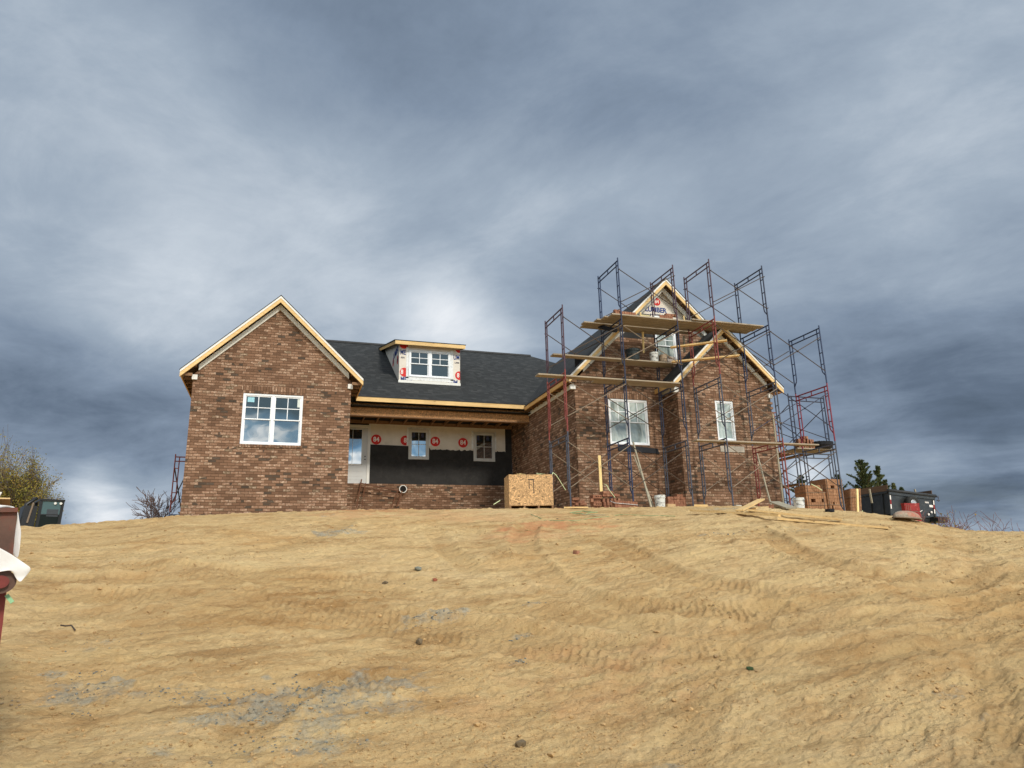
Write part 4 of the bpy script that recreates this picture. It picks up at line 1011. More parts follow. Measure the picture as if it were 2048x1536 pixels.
for i, (x0, x1) in enumerate(((11.45, 13.98), (11.60, 13.93), (11.55, 13.88))):
    plank(x0, x1, 17.50+0.262*i, 0.25, TZ+0.048, ['outer edge plank of the top platform, right half above the bay', 'second plank of the top platform, right half above the bay', 'inner plank of the top platform, right half, ending over the bay gable'][i])
plank(7.25, 11.3, 18.35, 0.26, 6.10, 'long plank under the gable window carrying the mortar buckets')
plank(9.6, 11.35, 18.62, 0.25, 6.10, 'short plank beside the wall behind the buckets')
plank(6.50, 10.95, 17.62, 0.27, 5.30-0.05, 'long pale plank level with the eaves, crossing in front of the wing')
plank(8.3, 10.9, 17.90, 0.25, 5.30-0.05, 'brown plank level with the eaves, behind the long pale one')
plank(10.80, 14.90, 16.84, 0.25, 3.42, 'long pale plank crossing under the bay window')
for x0, y0, x1, y1, lb in ((1341, 695, 1454, 681, 'upper of two yellow timbers laid level through the scaffold at the bay peak'), (1343, 724, 1479, 711, 'lower of two yellow timbers laid through the scaffold across the bay gable')):
    a = at(x0, y0, 'Y', 18.0); b_ = at(x1, y1, 'Z', a[2]+0.0)
    if b_[1] < 15 or b_[1] > 19: b_ = at(x1, y1, 'Y', 16.9)
    o = MB().bar(a, b_, 0.14, 0.04).build('timber', M['pine']); tag(o, lb, 'timber')
for i in range(3):
    plank(15.68, 17.2, 18.70+0.26*i, 0.25, 3.66, ['front plank under the brick on the right side scaffold', 'middle plank under the mortar tub on the right side scaffold', 'rear plank of the brick platform on the right side scaffold'][i])
def yplank(x, w, y0, y1, z, label):
    o = MB().box(x, x+w, y0, y1, z, z+0.042).build('plank', M['lumber']); tag(o, label, 'plank', PL)
yplank(15.72, 0.27, 19.6, 23.4, 3.64, 'plank running back beside the right end wall, nearest the wall'); yplank(16.05, 0.27, 19.6, 23.6, 3.645, 'dark plank running back along the right scaffold, second from the wall')
yplank(16.62, 0.27, 19.6, 22.8, 3.64, 'brown plank running back along the outer edge of the right scaffold')
yplank(15.75, 0.30, 19.0, 23.2, 2.55, 'lower dark plank between the uprights of the right scaffold')
# loose red-brown frame leaning on the knee wall
lf = thing('metal_frame', 'rusty loose scaffold frame leaning against the low brick wall of the porch', 'metal frame', (3.0, 24.9, 2.2))
a0 = at(713, 1014, 'Y', 24.9); a1 = at(723, 959, 'Y', 25.45); b0 = at(793, 1014, 'Y', 24.9); b1 = at(805, 981, 'Y', 25.45)
mb = MB(); r = 0.022
mb.tube([a0, a1], r); mb.tube([b0, b1], r); e0 = a0+(a1-a0)*0.86; f0 = b0+(b1-b0)*0.93
mb.tube([e0, f0], r); e1 = a0+(a1-a0)*0.74; f1 = b0+(b1-b0)*0.75; mb.tube([e1, f1], r*0.9)
ii = (b0-a0)*0.13; mb.tube([a0+ii, e0+ii*0.9], r*0.85); mb.tube([b0-ii, f0-ii*0.9], r*0.85)
mb.tube([(e0+f0)/2, (e1+f1)/2], r*0.8)
mb.build('frame', SC['rust'], lf)
c = at(806, 978, 'Y', 25.40); mb = MB()
mb.lathe((c[0], c[1]-0.02, c[2]), [(0.115, 0.0), (0.14, 0.0), (0.14, 0.10), (0.115, 0.10), (0.115, 0.0)], 20, 'Y', False)
o = mb.build('pipe_ring', M['trim'], smooth=False); tag(o, 'short white plastic pipe ring hooked on the loose rusty frame', 'pipe')
MB().lathe((c[0], c[1]+0.01, c[2]), [(0.113, 0.0), (0.113, 0.002)], 20, 'Y').build('bore', M['dark'], o)

# ------------------------------------------------------------------ loose bricks
M['brick_loose'] = paint('loose_red_brick', (138, 94, 72), 0.9, 0.22, 5, spots=(9, (172, 128, 100), 0.5, 0.7))
M['brick_pack'] = paint('packed_brick', (150, 110, 80), 0.9, 0.2, 7, spots=(6, (178, 136, 102), 0.5, 0.7))
def holes_brick():
    mb = MB(); a, b_ = 0.097, 0.046
    out = [(-a, -b_), (a, -b_), (a, b_), (-a, b_)]; hs = [[(cx+0.018*math.cos(t_), 0.018*math.sin(t_)) for t_ in np.linspace(0, 2*math.pi, 9)[:-1]] for cx in (-0.055, 0.0, 0.055)]
    mb.plate([out]+hs, -0.034, 0.034, 'XY'); return mb.mesh('brick')
BRICK = holes_brick(); BRICK.materials.append(M['brick_loose'])
def brick(pos, rot, label, group):
    o = bpy.data.objects.new('brick', BRICK); link(o); o.location = tuple(float(a) for a in pos); o.rotation_euler = rot
    tag(o, label, 'brick', group); return o
br = random.Random(5)
def gpt(px, Y, up=0.0):
    p = at(px, 1005, 'Y', Y); return V(p[0], Y, gs(p[0], Y)+up)
FLAT, EDGE, END = (0, 0, 0), (R_(90), 0, 0), (0, R_(90), 0)
# jumbled little stack at the wing's left corner
base = gpt(1158, 18.45)
for r_i in range(5):
    for c_i in range(2 if r_i < 4 else 1):
        brick(base+V(-0.11+0.21*c_i+br.uniform(-.03, .03), br.uniform(-.05, .05), 0.03+0.072*r_i), (0, 0, br.uniform(-.35, .35)+(R_(90) if (r_i+c_i) % 3 == 2 else 0)),
              'loose red brick in the small jumbled stack at the left corner of the wing', 'bricks in the jumbled stack at the wing corner')
# bigger heap in front of the window
base = gpt(1222, 17.2)
for r_i in range(5):
    for c_i in range(5):
        if r_i == 4 and c_i > 2: continue
        brick(base+V(-0.22+0.10*c_i+br.uniform(-.008, .008), br.uniform(-.02, .02), 0.045+0.096*r_i if r_i < 3 else 0.30+0.07*(r_i-2)), (R_(90) if r_i < 3 else 0, 0, R_(90)+br.uniform(-.06, .06)),
              'red brick in the main heap under the curtained window', 'bricks in the heap under the curtained window')
for r_i in range(4):
    for c_i in range(2):
        brick(base+V(-0.52+0.12*c_i+br.uniform(-.02, .02), br.uniform(-.04, .04), 0.045+0.095*r_i), (R_(90), 0, br.uniform(-.3, .3)+(0 if c_i else R_(90))),
              'red brick in the column just left of the main heap', 'bricks in the column left of the heap')
for r_i in range(3):
    for c_i in range(3):
        if r_i == 2 and c_i == 2: continue
        brick(base+V(0.36+0.11*c_i+br.uniform(-.02, .02), br.uniform(-.04, .04), 0.04+0.075*r_i), (0, 0, R_(90)+br.uniform(-.4, .4)),
              'red brick tumbled on the right of the main heap', 'bricks tumbled right of the heap')
# toppled strapped bundle
bd = thing('brick_bundle', 'toppled strapped bundle of red bricks lying in front of the heap', 'brick bundle', gpt(1250, 16.75))
bo = np.array(bd.location); mb = MB()
for c_i in range(9):
    for r_i in range(2):
        x = c_i*0.072; mb.obox(bo+V(-0.30+x, 0.0, 0.05+r_i*0.10-x*0.05), V(.033, 0, -0.002), V(0, .095, 0), V(0, 0, .045))
mb.build('bricks', M['brick_loose'], bd)
mb = MB(); mb.tube([bo+V(-.35, -.105, .13), bo+V(0, -.108, .105), bo+V(.31, -.105, .08)], .006, 4); mb.tube([bo+V(-.35, -.105, .13), bo+V(-.36, .10, .2)], .006, 4); mb.build('strap', M['tape'], bd)
# neat stack in the corner by the bay
base = gpt(1352, 17.9)
for r_i in range(6):
    for c_i in range(6 if r_i < 5 else 2):
        end = (r_i*7+c_i*3) % 5 == 0
        brick(base+V(-0.26+0.098*c_i+(0.3 if r_i == 5 else 0), br.uniform(-.02, .02), 0.04+0.07*r_i), (0, 0, R_(90)+br.uniform(-.05, .05)),
              'red brick in the square stack at the left corner of the bay', 'bricks in the stack at the bay corner')
# bricks on the top platform
for i in range(9):
    brick((8.98+0.075*i, 17.70, 7.242+0.048), (R_(90), 0, R_(90)+br.uniform(-.04, .04)), 'brick on edge in the row at the left end of the top platform', 'bricks on the left of the top platform')
brick((9.05, 17.72, 7.33+0.04), (0, 0, 0.05), 'single brick lying on the row at the left end of the top platform', None)
for i in range(6):
    brick((10.42+0.075*i, 17.68, 7.242+0.048), (R_(90), 0, R_(90)+br.uniform(-.04, .04)), 'brick on edge in the short row at the middle of the top platform', 'bricks in the middle of the top platform')
for i in range(2):
    brick((10.72+0.21*i, 17.68, 7.242+0.145), (0, 0, br.uniform(-.04, .04)), 'pale brick laid flat on the short row of the top platform', 'flat bricks over the short row')
# brick stack on the side scaffold
for r_i in range(4):
    for c_i in range(6):
        if r_i == 3 and not 2 <= c_i <= 3: continue
        brick((15.80+0.115*c_i, 18.84+br.uniform(-.03, .03), 3.705+0.048+0.098*r_i), (R_(90), 0, R_(90)+br.uniform(-.07, .07)), 'red brick in the stack on the right side scaffold', 'bricks stacked on the right side scaffold')
# single bricks on the ground
for px, Y, lb in ((1543, 15.3, 'lone red brick pair end lying beside the scrap boards in front of the bay'), (1153, 11.6, 'small red brick piece alone on the open slope'), (746, 20.2, 'orange brick lump lying at the foot of the porch wall'), (1118, 18.6, 'single red brick behind the plywood crate')):
    if px == 1153: g_ = ground_at(1153, 1107); p = V(g_[0], g_[1], gs(g_[0], g_[1])+.02)
    elif px == 1543: g_ = ground_at(1543, 1019); p = V(g_[0], g_[1], gs(g_[0], g_[1])+.05)
    else: p = gpt(px, Y, .04)
    o = brick(p, (0.1, 0.05, 0.5 if px != 1543 else 0.9), lb, None)
    if px == 1153: o.scale = (0.4, 0.7, 0.8)

# strapped brick packs ---------------------------------------------------
def pack(name_lb, p, nx, nz, ny, yaw, lean=0.0, gaps=(), straps=True):
    root = thing('brick_pack', name_lb, 'brick pack', p, 'strapped brick packs beside the scaffold'); 
    ca, sa = math.cos(yaw), math.sin(yaw); U_ = V(ca, sa, 0); V_ = V(-sa, ca, 0); W_ = V(math.sin(lean)*ca, math.sin(lean)*sa, math.cos(lean)); o = np.array(root.location)
    mb = MB(); rr = random.Random(nx*7+nz)
    for k_ in range(nz):
        for j in range(ny):
            for i in range(nx):
                if (i, k_) in gaps and j == 0: continue
                w_, h_, d_ = 0.068, 0.098, 0.196
                c_ = o+U_*((i+.5-nx/2)*w_+rr.uniform(-.003, .003))+V_*((j+.5-ny/2)*d_+rr.uniform(-.004, .004))+W_*((k_+.5)*h_)
                mb.obox(c_, U_*(w_/2-.003), V_*(d_/2-.004), W_*(h_/2-.0025))
    mb.build('bricks', M['brick_pack'], root)
    w2, d2, h2 = nx*0.034+.004, ny*0.098+.004, nz*0.098+.004
    if straps:
        for f_ in (-0.45, 0.4):
            sb = MB(); a = o+U_*(f_*2*w2*0.9)
            sb.tube([a-V_*d2, a-V_*d2+W_*h2, a+V_*d2+W_*h2, a+V_*d2], .006, 4); sb.build('strap', SC['zinc'], root)
        for z in (0.35, 0.75):
            sb = MB(); b_ = o+W_*(h2*z); sb.tube([b_-U_*w2-V_*d2, b_+U_*w2-V_*d2, b_+U_*w2+V_*d2, b_-U_*w2+V_*d2, b_-U_*w2-V_*d2], .006, 4); sb.build('strap', SC['zinc'], root)
    return root
pack('tall square pack of red bricks with fork holes, the highest of the packs', gpt(1657, 17.6, -0.06), 10, 12, 3, R_(6), gaps=((3, 9), (4, 9), (8, 9), (7, 4), (3, 4), (2, 3)))
pack('lower pack of red bricks half hidden by the white bucket', gpt(1622, 17.2, -0.06), 9, 9, 3, R_(-8), gaps=((2, 4), (3, 4), (7, 4), (8, 8), (7, 8), (8, 7)))
pack('dark pack of bricks leaning away at the right of the tall pack', gpt(1700, 18.3, -0.08), 5, 11, 3, R_(-20), lean=R_(5))
b_ = gpt(1711, 17.9, 0.3)
# buckets ---------------------------------------------------------------------
M['bucket'] = paint('bucket_white', (214, 216, 210), 0.5, 0.1, 8, spots=(9, (110, 112, 112), 0.53, 0.64))
M['bucket_tan'] = paint('bucket_tan', (176, 156, 132), 0.6, 0.2, 10, spots=(8, (128, 104, 82), 0.5, 0.65))
M['bucket_black'] = paint('bucket_black', (38, 46, 46), 0.5, 0.2, 10, spots=(12, (96, 100, 96), 0.6, 0.72))
def bucket(p, r, h, mat, label, group='buckets'):
    root = thing('bucket', label, 'bucket', p, group); p = np.array(root.location)
    MB().lathe(p, [(r*.86, 0), (r*.95, h*.6), (r, h), (r*.95, h), (r*.82, 0.02)], 18).build('body', mat, root, smooth=False)
    MB().lathe(p, [(r*1.0, h*.86), (r*1.07, h*.86), (r*1.07, h*.80), (r*0.99, h*.80)], 18).build('rim', mat, root)
    hb = MB(); hb.tube([p+V(-r*1.05, 0, h*.85), p+V(-r*1.0, -r*.5, h*.55), p+V(0, -r*1.15, h*.40), p+V(r*1.0, -r*.5, h*.55), p+V(r*1.05, 0, h*.85)], .004, 4); hb.build('handle', SC['dark'], root)
    return root
bucket(gpt(1320, 16.9), 0.145, 0.36, M['bucket'], 'mortar-splashed white bucket standing between the leaning boards and the bay', None)
bucket(gpt(1598, 16.2), 0.145, 0.36, M['bucket'], 'white bucket standing in front of the brick packs', None)
pz = 6.144
bucket((10.62, 18.5, pz), 0.14, 0.30, M['bucket'], 'white bucket on the plank below the gable window', None)
bucket((10.93, 18.5, pz), 0.125, 0.24, M['bucket_tan'], 'tan mortar-caked bucket next to the white one below the gable window', None)
bucket((9.90, 18.5, pz), 0.22, 0.34, M['bucket_black'], 'large black mortar tub on the plank left of the white bucket', None)
o = MB().lathe((16.75, 18.9, 3.712), [(0.34, 0), (0.40, 0.10), (0.42, 0.20), (0.37, 0.20), (0.30, 0.04)], 20).build('mortar_tub', M['membrane']); tag(o, 'shallow black mortar tub on the right side scaffold beside the stacked brick', 'mortar tub')
mbm = MB(); rr = random.Random(9)
for i in range(26): 
    a = rr.uniform(0, 6.28); q = rr.uniform(0, .32); lumpy(mbm, (16.75+q*math.cos(a), 18.9+q*math.sin(a), 3.90+.05*(1-q*3)), rr.uniform(.04, .07), rr)
o = mbm.build('mortar_heap', paint('dark_mortar', (64, 60, 58), 0.9, 0.3, 20)); tag(o, 'lumpy dark mortar heaped in the tub on the right side scaffold', 'mortar')
# board, folded sheet and bits on the upper platforms
o = MB().obox((11.18, 18.5, pz+.06), V(.17, 0, .0), V(0, .12, 0), V(0, 0, .055)).obox((11.18, 18.46, pz+.15), V(.12, .02, .0), V(0, .10, 0), V(0, 0, .03)).build('mortar_bag', paint('sack_grey', (150, 142, 136), 0.8, 0.25, 12)); tag(o, 'crumpled grey mortar sack right of the tan bucket', 'sack')
o = MB().box(9.78, 10.10, 17.66, 17.84, 7.245, 7.32).build('sponge_block', paint('pale_block', (196, 184, 142), 0.9, 0.15)); tag(o, 'pale yellow block on the top platform in front of the blue lettering', 'block')
o = MB().box(9.86, 10.16, 17.70, 17.82, 7.323, 7.365).build('trowel_box', M['membrane']); tag(o, 'small black tool case lying on the pale yellow block of the top platform', 'tool case')
for x, z1, lb in ((9.75, 7.36, 'short upright stick at the left of the pale block on the top platform'), (11.20, 7.38, 'short upright stick at the right of the short brick row')):
    o = MB().box(x, x+.025, 17.58, 17.62, 7.242, z1).build('stake', M['pine_z']); tag(o, lb, 'stake')
o = MB().box(10.22, 10.42, 17.60, 17.72, 7.244, 7.30).build('paper_scrap', M['tape']); tag(o, 'white scrap hanging over the edge of the top platform left of the short brick row', 'scrap')
for px, y0, y1, lb in ((1287, 664, 706, 'yellow upright timber between top platform and lower plank, left of the gable window'), (1369, 672, 705, 'grey upright timber below the top platform, right of the gable window')):
    a = at(px, y1, 'Y', 18.7); o = MB().bar(a, at(px-1.5, y0, 'Y', 18.7), .05, .05).build('post', M['pine_z' if px < 1300 else 'grey_board']); tag(o, lb, 'timber post')
# dark rolled mat under the top platform's left end
a, b_ = at(1198, 652, 'Y', 18.72), at(1232, 661, 'Y', 17.9); o = MB().tube([a, (a+b_)/2+V(0, 0, -.01), b_], .065, 8).build('rolled_mat', M['membrane']); tag(o, 'black rolled mat hanging under the left end of the top platform', 'rolled mat')

# leaning boards ------------------------------------------------------------------
def lean(px0, py0, Y0, px1, py1, Y1, wd, th, mat, name, label, ground=True):
    a = at(px0, py0, 'Y', Y0); b_ = at(px1, py1, 'Y', Y1)
    if ground: a[2] = min(a[2], gs(a[0], a[1]))-0.02
    o = MB().bar(a, b_, wd, th, up=(0, 1, 0)).build(name, M[mat]); tag(o, label, 'board'); return o
lean(1203.5, 1000, 17.45, 1198.5, 911, 17.45, .075, .03, 'pine_z', 'upright_board', 'pale yellow board standing upright behind the main brick heap')
lean(1303, 1011, 16.7, 1266, 884, 18.9, .05, .03, 'grey_board', 'leaning_board', 'longer of two grey boards leaning across the curtained window')
lean(1308, 1004, 16.9, 1268, 912, 19.0, .035, .025, 'grey_board', 'leaning_board', 'shorter thinner grey board leaning under the curtained window')
lean(1543, 1005, 16.6, 1514, 907, 18.2, .04, .03, 'grey_board', 'leaning_pole', 'grey pole leaning against the bay near its right corner')
lean(1566, 1003, 18.2, 1545.5, 828, 18.2, .05, .035, 'grey_board', 'corner_pole', 'straight pale mason guide pole standing at the right corner of the bay')
lean(1712, 1014, 17.5, 1714, 978, 17.6, .07, .04, 'pine_z', 'upright_board', 'short yellow board standing against the leaning brick pack')
# boards lying on the ground
def lie(px0, py0, px1, py1, wd, th, mat, label, name='board', lift=0.03, lift2=None):
    a = ground_at(px0, py0); b_ = ground_at(px1, py1); a[2] = gs(a[0], a[1])+lift; b_[2] = gs(b_[0], b_[1])+(lift if lift2 is None else lift2)
    # rest the board on the highest ground under it
    n_ = 12; up = max(0.0, max(gs(*(a+(b_-a)*k_/n_)[:2])-(a+(b_-a)*k_/n_)[2] for k_ in range(n_+1)))
    a[2] += min(up, .06); b_[2] += min(up, .06)
    o = MB().bar(a, b_, wd, th).build(name, M[mat]); tag(o, label, 'board'); return o
lie(1382, 1027, 1560, 1041, .09, .035, 'pine', 'left one of two long yellow boards laid end to end before the bay')
lie(1556, 1041, 1777, 1059, .09, .035, 'pine', 'long yellow board on the ground pointing down toward the right')
lie(1497, 1033, 1684, 1045, .09, .035, 'pine', 'upper shorter yellow board on the ground in front of the bay')
lie(1480, 1032, 1524, 1012, .14, .03, 'pine', 'broad plank propped up on the dirt in front of the bay', lift=.02, lift2=.16)
lie(1508, 1020, 1536, 1017, .10, .03, 'pine', 'short split board lying beside the propped plank', lift=.03)
lie(1549, 1011, 1584, 1024, .20, .025, 'grey_board', 'grey weathered board tilted over a hollow beside the red brick', lift=.10, lift2=.05)
lie(1128, 1014, 1176, 1014, .10, .03, 'pine', 'thin board lying flat between the plywood crate and the brick heap')
lie(1388, 1007, 1415, 1007, .10, .05, 'pine', 'short timber block lying at the foot of the bay wall')
lie(1164, 1031, 1210, 1032, .06, .01, 'grey_board', 'thin pale lath lying near the green strapping')
for px, Y, sx_, c_, lb, nm in ((1474, 17.2, .10, (190, 184, 170), 'pale concrete block at the foot of the bay wall', 'concrete_block'), (1340, 16.9, .13, (186, 156, 116), 'tan timber offcut beside the white bucket', 'offcut')):
    p = gpt(px, Y, .06); o = MB().obox(p, V(sx_, .02, 0), V(-.01, .06, 0), V(0, 0, .06)).build(nm, paint(nm, c_, .9, .15)); tag(o, lb, 'block')
g_ = ground_at(1660, 1024); o = MB().lathe(g_+V(0, 0, .0), [(.085, 0), (.09, .05), (.07, .055), (.05, .03)], 14).build('rubber_cap', M['membrane']); tag(o, 'black rubber cap lying on the sand right of the boards', 'cap')
g_ = ground_at(1455, 1004); o = MB().lathe(V(g_[0], 17.3, gs(g_[0], 17.3)), [(.06, 0), (.08, .08), (.04, .12)], 10).build('black_boot', M['membrane']); tag(o, 'small black rubber piece at the foot of the bay wall', 'rubber piece')
# strapping, hoses
def cord(pts, r, mat, name, label, cat):
    Q = []
    for i in range(len(pts)-1):
        for tt in (0, .25, .5, .75): Q.append(np.array(pts[i])*(1-tt)+np.array(pts[i+1])*tt)
    Q.append(np.array(pts[-1]))
    if name in ('green_rope', 'green_band'): Q = [V(q[0], q[1], gs(q[0], q[1])+r*.8) for q in Q]
    o = MB().tube(Q, r, 5).build(name, mat); tag(o, label, cat); return o
M['green'] = paint('green_strap', (146, 158, 112), .6, .1); M['lime'] = paint('pale_green_strap', (214, 226, 176), .5, .05)
def gl(lst, h=.012):
    out = []
    for px, py in lst:
        g_ = ground_at(px, py); out.append(V(g_[0], g_[1], gs(g_[0], g_[1])+h))
    return out
cord(gl([(1062, 1030), (1090, 1040), (1150, 1042), (1240, 1028), (1350, 1030)]), .008, M['green'], 'green_rope', 'thin green cord looped over the sand in front of the plywood crate', 'rope')
cord(gl([(1140, 1026), (1165, 1022), (1195, 1024), (1170, 1028), (1145, 1026)]), .012, M['green'], 'green_band', 'flat coil of green strapping band right of the plywood crate', 'strapping')
a = at(1106, 945, 'Y', 15.6)
cord([at(1098, 966, 'Y', 15.3), at(1102, 955, 'Y', 15.4), a, at(1112, 950, 'Y', 15.5), at(1120, 962, 'Y', 15.5), at(1131, 980, 'Y', 15.5)], .008, M['lime'], 'loose_strap', 'pale green strap springing out over the right edge of the plywood crate', 'strapping')
cord([at(1208, 968, 'Y', 17.0), at(1213, 970, 'Y', 16.9), at(1220, 982, 'Y', 16.8), at(1230, 995, 'Y', 16.7)], .008, M['lime'], 'loose_strap', 'pale strap arching over the main brick heap', 'strapping')
cord([gpt(1632, 16.8, .10), gpt(1660, 16.9, .09), gpt(1690, 17.0, .05), gpt(1712, 17.0, .0)]+gl([(1725, 1022)]), .010, M['lime'], 'white_hose', 'white hose trailing round the foot of the brick packs', 'hose')
cord([at(1622, 968, 'Y', 16.9), at(1634, 974, 'Y', 16.8), at(1644, 981, 'Y', 16.8)], .011, M['lime'], 'loose_strap', 'white strap end slanting down from the low brick pack', 'strapping')
cord([at(987, 1009, 'Y', 17.5), at(1000, 1001, 'Y', 17.6)], .01, M['lime'], 'white_stake', 'thin white stake leaning at the left of the plywood crate', 'stake')
cord(gl([(120, 1260), (130, 1256), (142, 1256), (150, 1262)], .03), .008, SC['dark'], 'bent_twig', 'bent dark wire arching from the sand on the left of the slope', 'wire')
for px, py, s_, lb in ((770, 1166, .05, 'dark grey clod half way up the slope, left of the centre'), (870, 1156, .045, 'reddish brick chip standing on the slope above the clay patch'), (836, 1138, .07, 'flat grey slate scrap on the upper slope'), (1500, 1336, .04, 'small dark green scrap lying low on the slope to the right'), (1042, 1487, .05, 'round grey stone near the bottom of the slope'), (838, 1288, .055, 'dark clay lump right of the grey smear')):
    g_ = ground_at(px, py); mb = MB(); lumpy(mb, (g_[0], g_[1], gs(g_[0], g_[1])+s_*.3), s_, random.Random(px)); o = mb.build('clod', paint('clod_%d' % px, {870: (140, 82, 60), 1500: (56, 74, 44), 836: (122, 124, 112)}.get(px, (112, 98, 76)), .9, .2, 20)); tag(o, lb, 'clod')

# OSB crate on a pallet ---------------------------------------------------------------
A = at(1017.5, 949, 'Y', 15.3); Bc = at(1105, 949, 'Z', A[2]); Cc = at(1001.5, 948, 'Z', A[2])
uu = Bc-A; uu[2] = 0; Wd = np.linalg.norm(uu); uu /= Wd; vv = V(-uu[1], uu[0], 0)
Dp = max(0.7, min(1.2, abs(np.dot(Cc-A, vv))))
low = at(1018.5, 1019, 'Y', 15.3); Hc = A[2]-low[2]
cr = thing('plywood_crate', 'big open crate of OSB sheet on a timber pallet standing before the porch', 'crate', A-V(0, 0, Hc)+uu*Wd/2)
def fb(mb, O, u_, v_, x0, x1, y0, y1, z0, z1):
    w_ = V(0, 0, 1); return mb.obox(O+u_*(x0+x1)/2+v_*(y0+y1)/2+w_*(z0+z1)/2, u_*(x1-x0)/2, v_*(y1-y0)/2, w_*(z1-z0)/2)
O = V(A[0], A[1], low[2])
fb(MB(), O, uu, vv, 0.0, Wd, 0, .016, .085, Hc).build('front_panel', M['osb'], cr)
fb(MB(), O, uu, vv, 0.0, .016, .018, Dp, .02, Hc+.005).build('side_panel', M['osb'], cr)
fb(MB(), O, uu, vv, Wd-.016, Wd, .018, Dp, .085, Hc).build('side_panel', M['osb'], cr)
fb(MB(), O, uu, vv, 0.018, Wd-.018, Dp-.016, Dp, .085, Hc).build('back_panel', M['osb'], cr)
fb(MB(), O, uu, vv, 0.018, Wd-.018, .018, Dp-.018, .085, .10).build('floor_panel', M['osb'], cr)
for f_ in (0.0, .32, .64, .955): fb(MB(), O, uu, vv, f_*Wd+.004, f_*Wd+.044, .002, Dp, -.02, .083).build('pallet_runner', M['lumber'], cr)
mk = fb(MB(), O, uu, vv, .43*Wd, .57*Wd, -.003, -.0005, Hc-.125, Hc-.105)
fb(mk, O, uu, vv, .45*Wd, .465*Wd, -.003, -.0005, Hc-.32, Hc-.125); fb(mk, O, uu, vv, .55*Wd, .565*Wd, -.003, -.0005, Hc-.42, Hc-.125)
mk.build('stencil_mark', M['drip'], cr)
stw = random.Random(2)
for i, f_ in enumerate((.26, .71)):
    mb = MB()
    for k_ in range(7):
        a = O+uu*(f_*Wd)+vv*.15+V(0, 0, Hc-.02); mb.tube([a, a+V(stw.uniform(-.06, .06), stw.uniform(-.05, .05), stw.uniform(.03, .09)), a+V(stw.uniform(-.12, .12), -.1, stw.uniform(-.01, .05))], .004, 4)
    o = mb.build('packing_straw', M['lime'] if i else M['pine_z']); tag(o, ['tuft of tan packing straw over the front edge of the crate, left of its middle', 'tuft of bright green packing straw over the crate edge, right of its middle'][i], 'packing straw')

# ------------------------------------------------------------------ dump trailer behind the brow
TY = 26.5
tl = at(1777, 982, 'Y', TY); tr = at(1867, 993, 'Y', TY); bl = at(1782, 1028, 'Y', TY)
tu = (tr-tl); tW = np.linalg.norm(tu); tu /= tW; tv = V(0, 1, 0); tw = np.cross(tu, tv); tw = tw if tw[2] > 0 else -tw
tH = abs(np.dot(bl-tl, tw)); TO = tl-tw*tH
tro = thing('dump_trailer', 'black steel dump trailer with brown board sides parked beyond the brow at the right', 'trailer', TO+tu*tW/2)
def tb_(x0, x1, y0, y1, z0, z1, name, mat, mb=None, par=None):
    mb = mb or MB(); mb.obox(TO+tu*(x0+x1)/2+tv*(y0+y1)/2+tw*(z0+z1)/2, tu*(x1-x0)/2, tv*(y1-y0)/2, tw*(z1-z0)/2)
    return mb.build(name, mat, par or tro) if name else mb
M['tblack'] = paint('trailer_black', (34, 36, 36), .4, .2, 4, spots=(3, (62, 64, 60), .5, .8), spec=.5); M['tbrown'] = wood_mat('trailer_boards', (112, 88, 68), (86, 66, 50), 'Y')
L = 4.6
tb_(0, tW, 0, .05, 0, tH, 'tailgate', M['tblack']); tb_(0, .05, .05, L, 0, tH, 'side_wall', M['tblack']); tb_(tW-.05, tW, .05, L, 0, tH, 'side_wall', M['tblack']); tb_(0.05, tW-.05, L-.05, L, 0, tH, 'front_wall', M['tblack']); tb_(.05, tW-.05, .05, L-.05, .0, .05, 'floor', M['tblack'])
for i in range(6):
    y = .35+i*.72; tb_(-.05, -.002, y, y+.07, .02, tH-.08, 'side_rib', M['tblack'])
tb_(-.06, -.002, .05, L, tH-.10, tH-.02, 'top_rail', M['tblack']); tb_(-.03, tW+.03, -.05, -.002, tH-.16, tH-.02, 'tail_rail', M['tblack'])
for x in (0.0, tW-.03):
    tb_(x, x+.03, .06, L, tH+.005, tH+.30, 'board_side', M['tbrown'])
MB().tube([TO+tw*(tH+.03)+tv*(-.03)-tu*.04, TO+tu*(tW+.1)+tw*(tH+.03)-tv*.03], .075, 10).build('tarp_roll', paint('tarp_black', (52, 54, 56), .6, .3, 10), tro, smooth=True)
for x in (.03, tW-.075):
    for i in range(3):
        zt = tH-.20-i*.21; tb_(x-.02, x+.04, -.038, -.031, zt-.20, zt, 'reflector_strip', M['white_ink'] if i % 2 == 0 else paint('reflector_red', (150, 30, 28), .4, .05))
tb_(-.02, .07, -.03, -.0065, -.35, tH-.17, 'corner_post', M['tblack'])
tb_(tW-.09, tW+.02, -.03, -.0065, -.1, tH-.17, 'corner_post', M['tblack'])
tb_(.1, tW-.1, .0, 3.5, -.22, -.02, 'chassis', M['tblack'])
tb_(tW-.35, tW+.22, -.45, .2, -.18, .06, 'hitch_box', M['tblack'])
for x in (.2, tW-.2):
    MB().lathe(TO+tu*x+tv*2.3-tw*.35, [(.1, -.1), (.33, -.1), (.36, 0), (.33, .1), (.1, .1)], 20, 'X').build('wheel', paint('tyre', (34, 34, 34), .8, .1), tro)
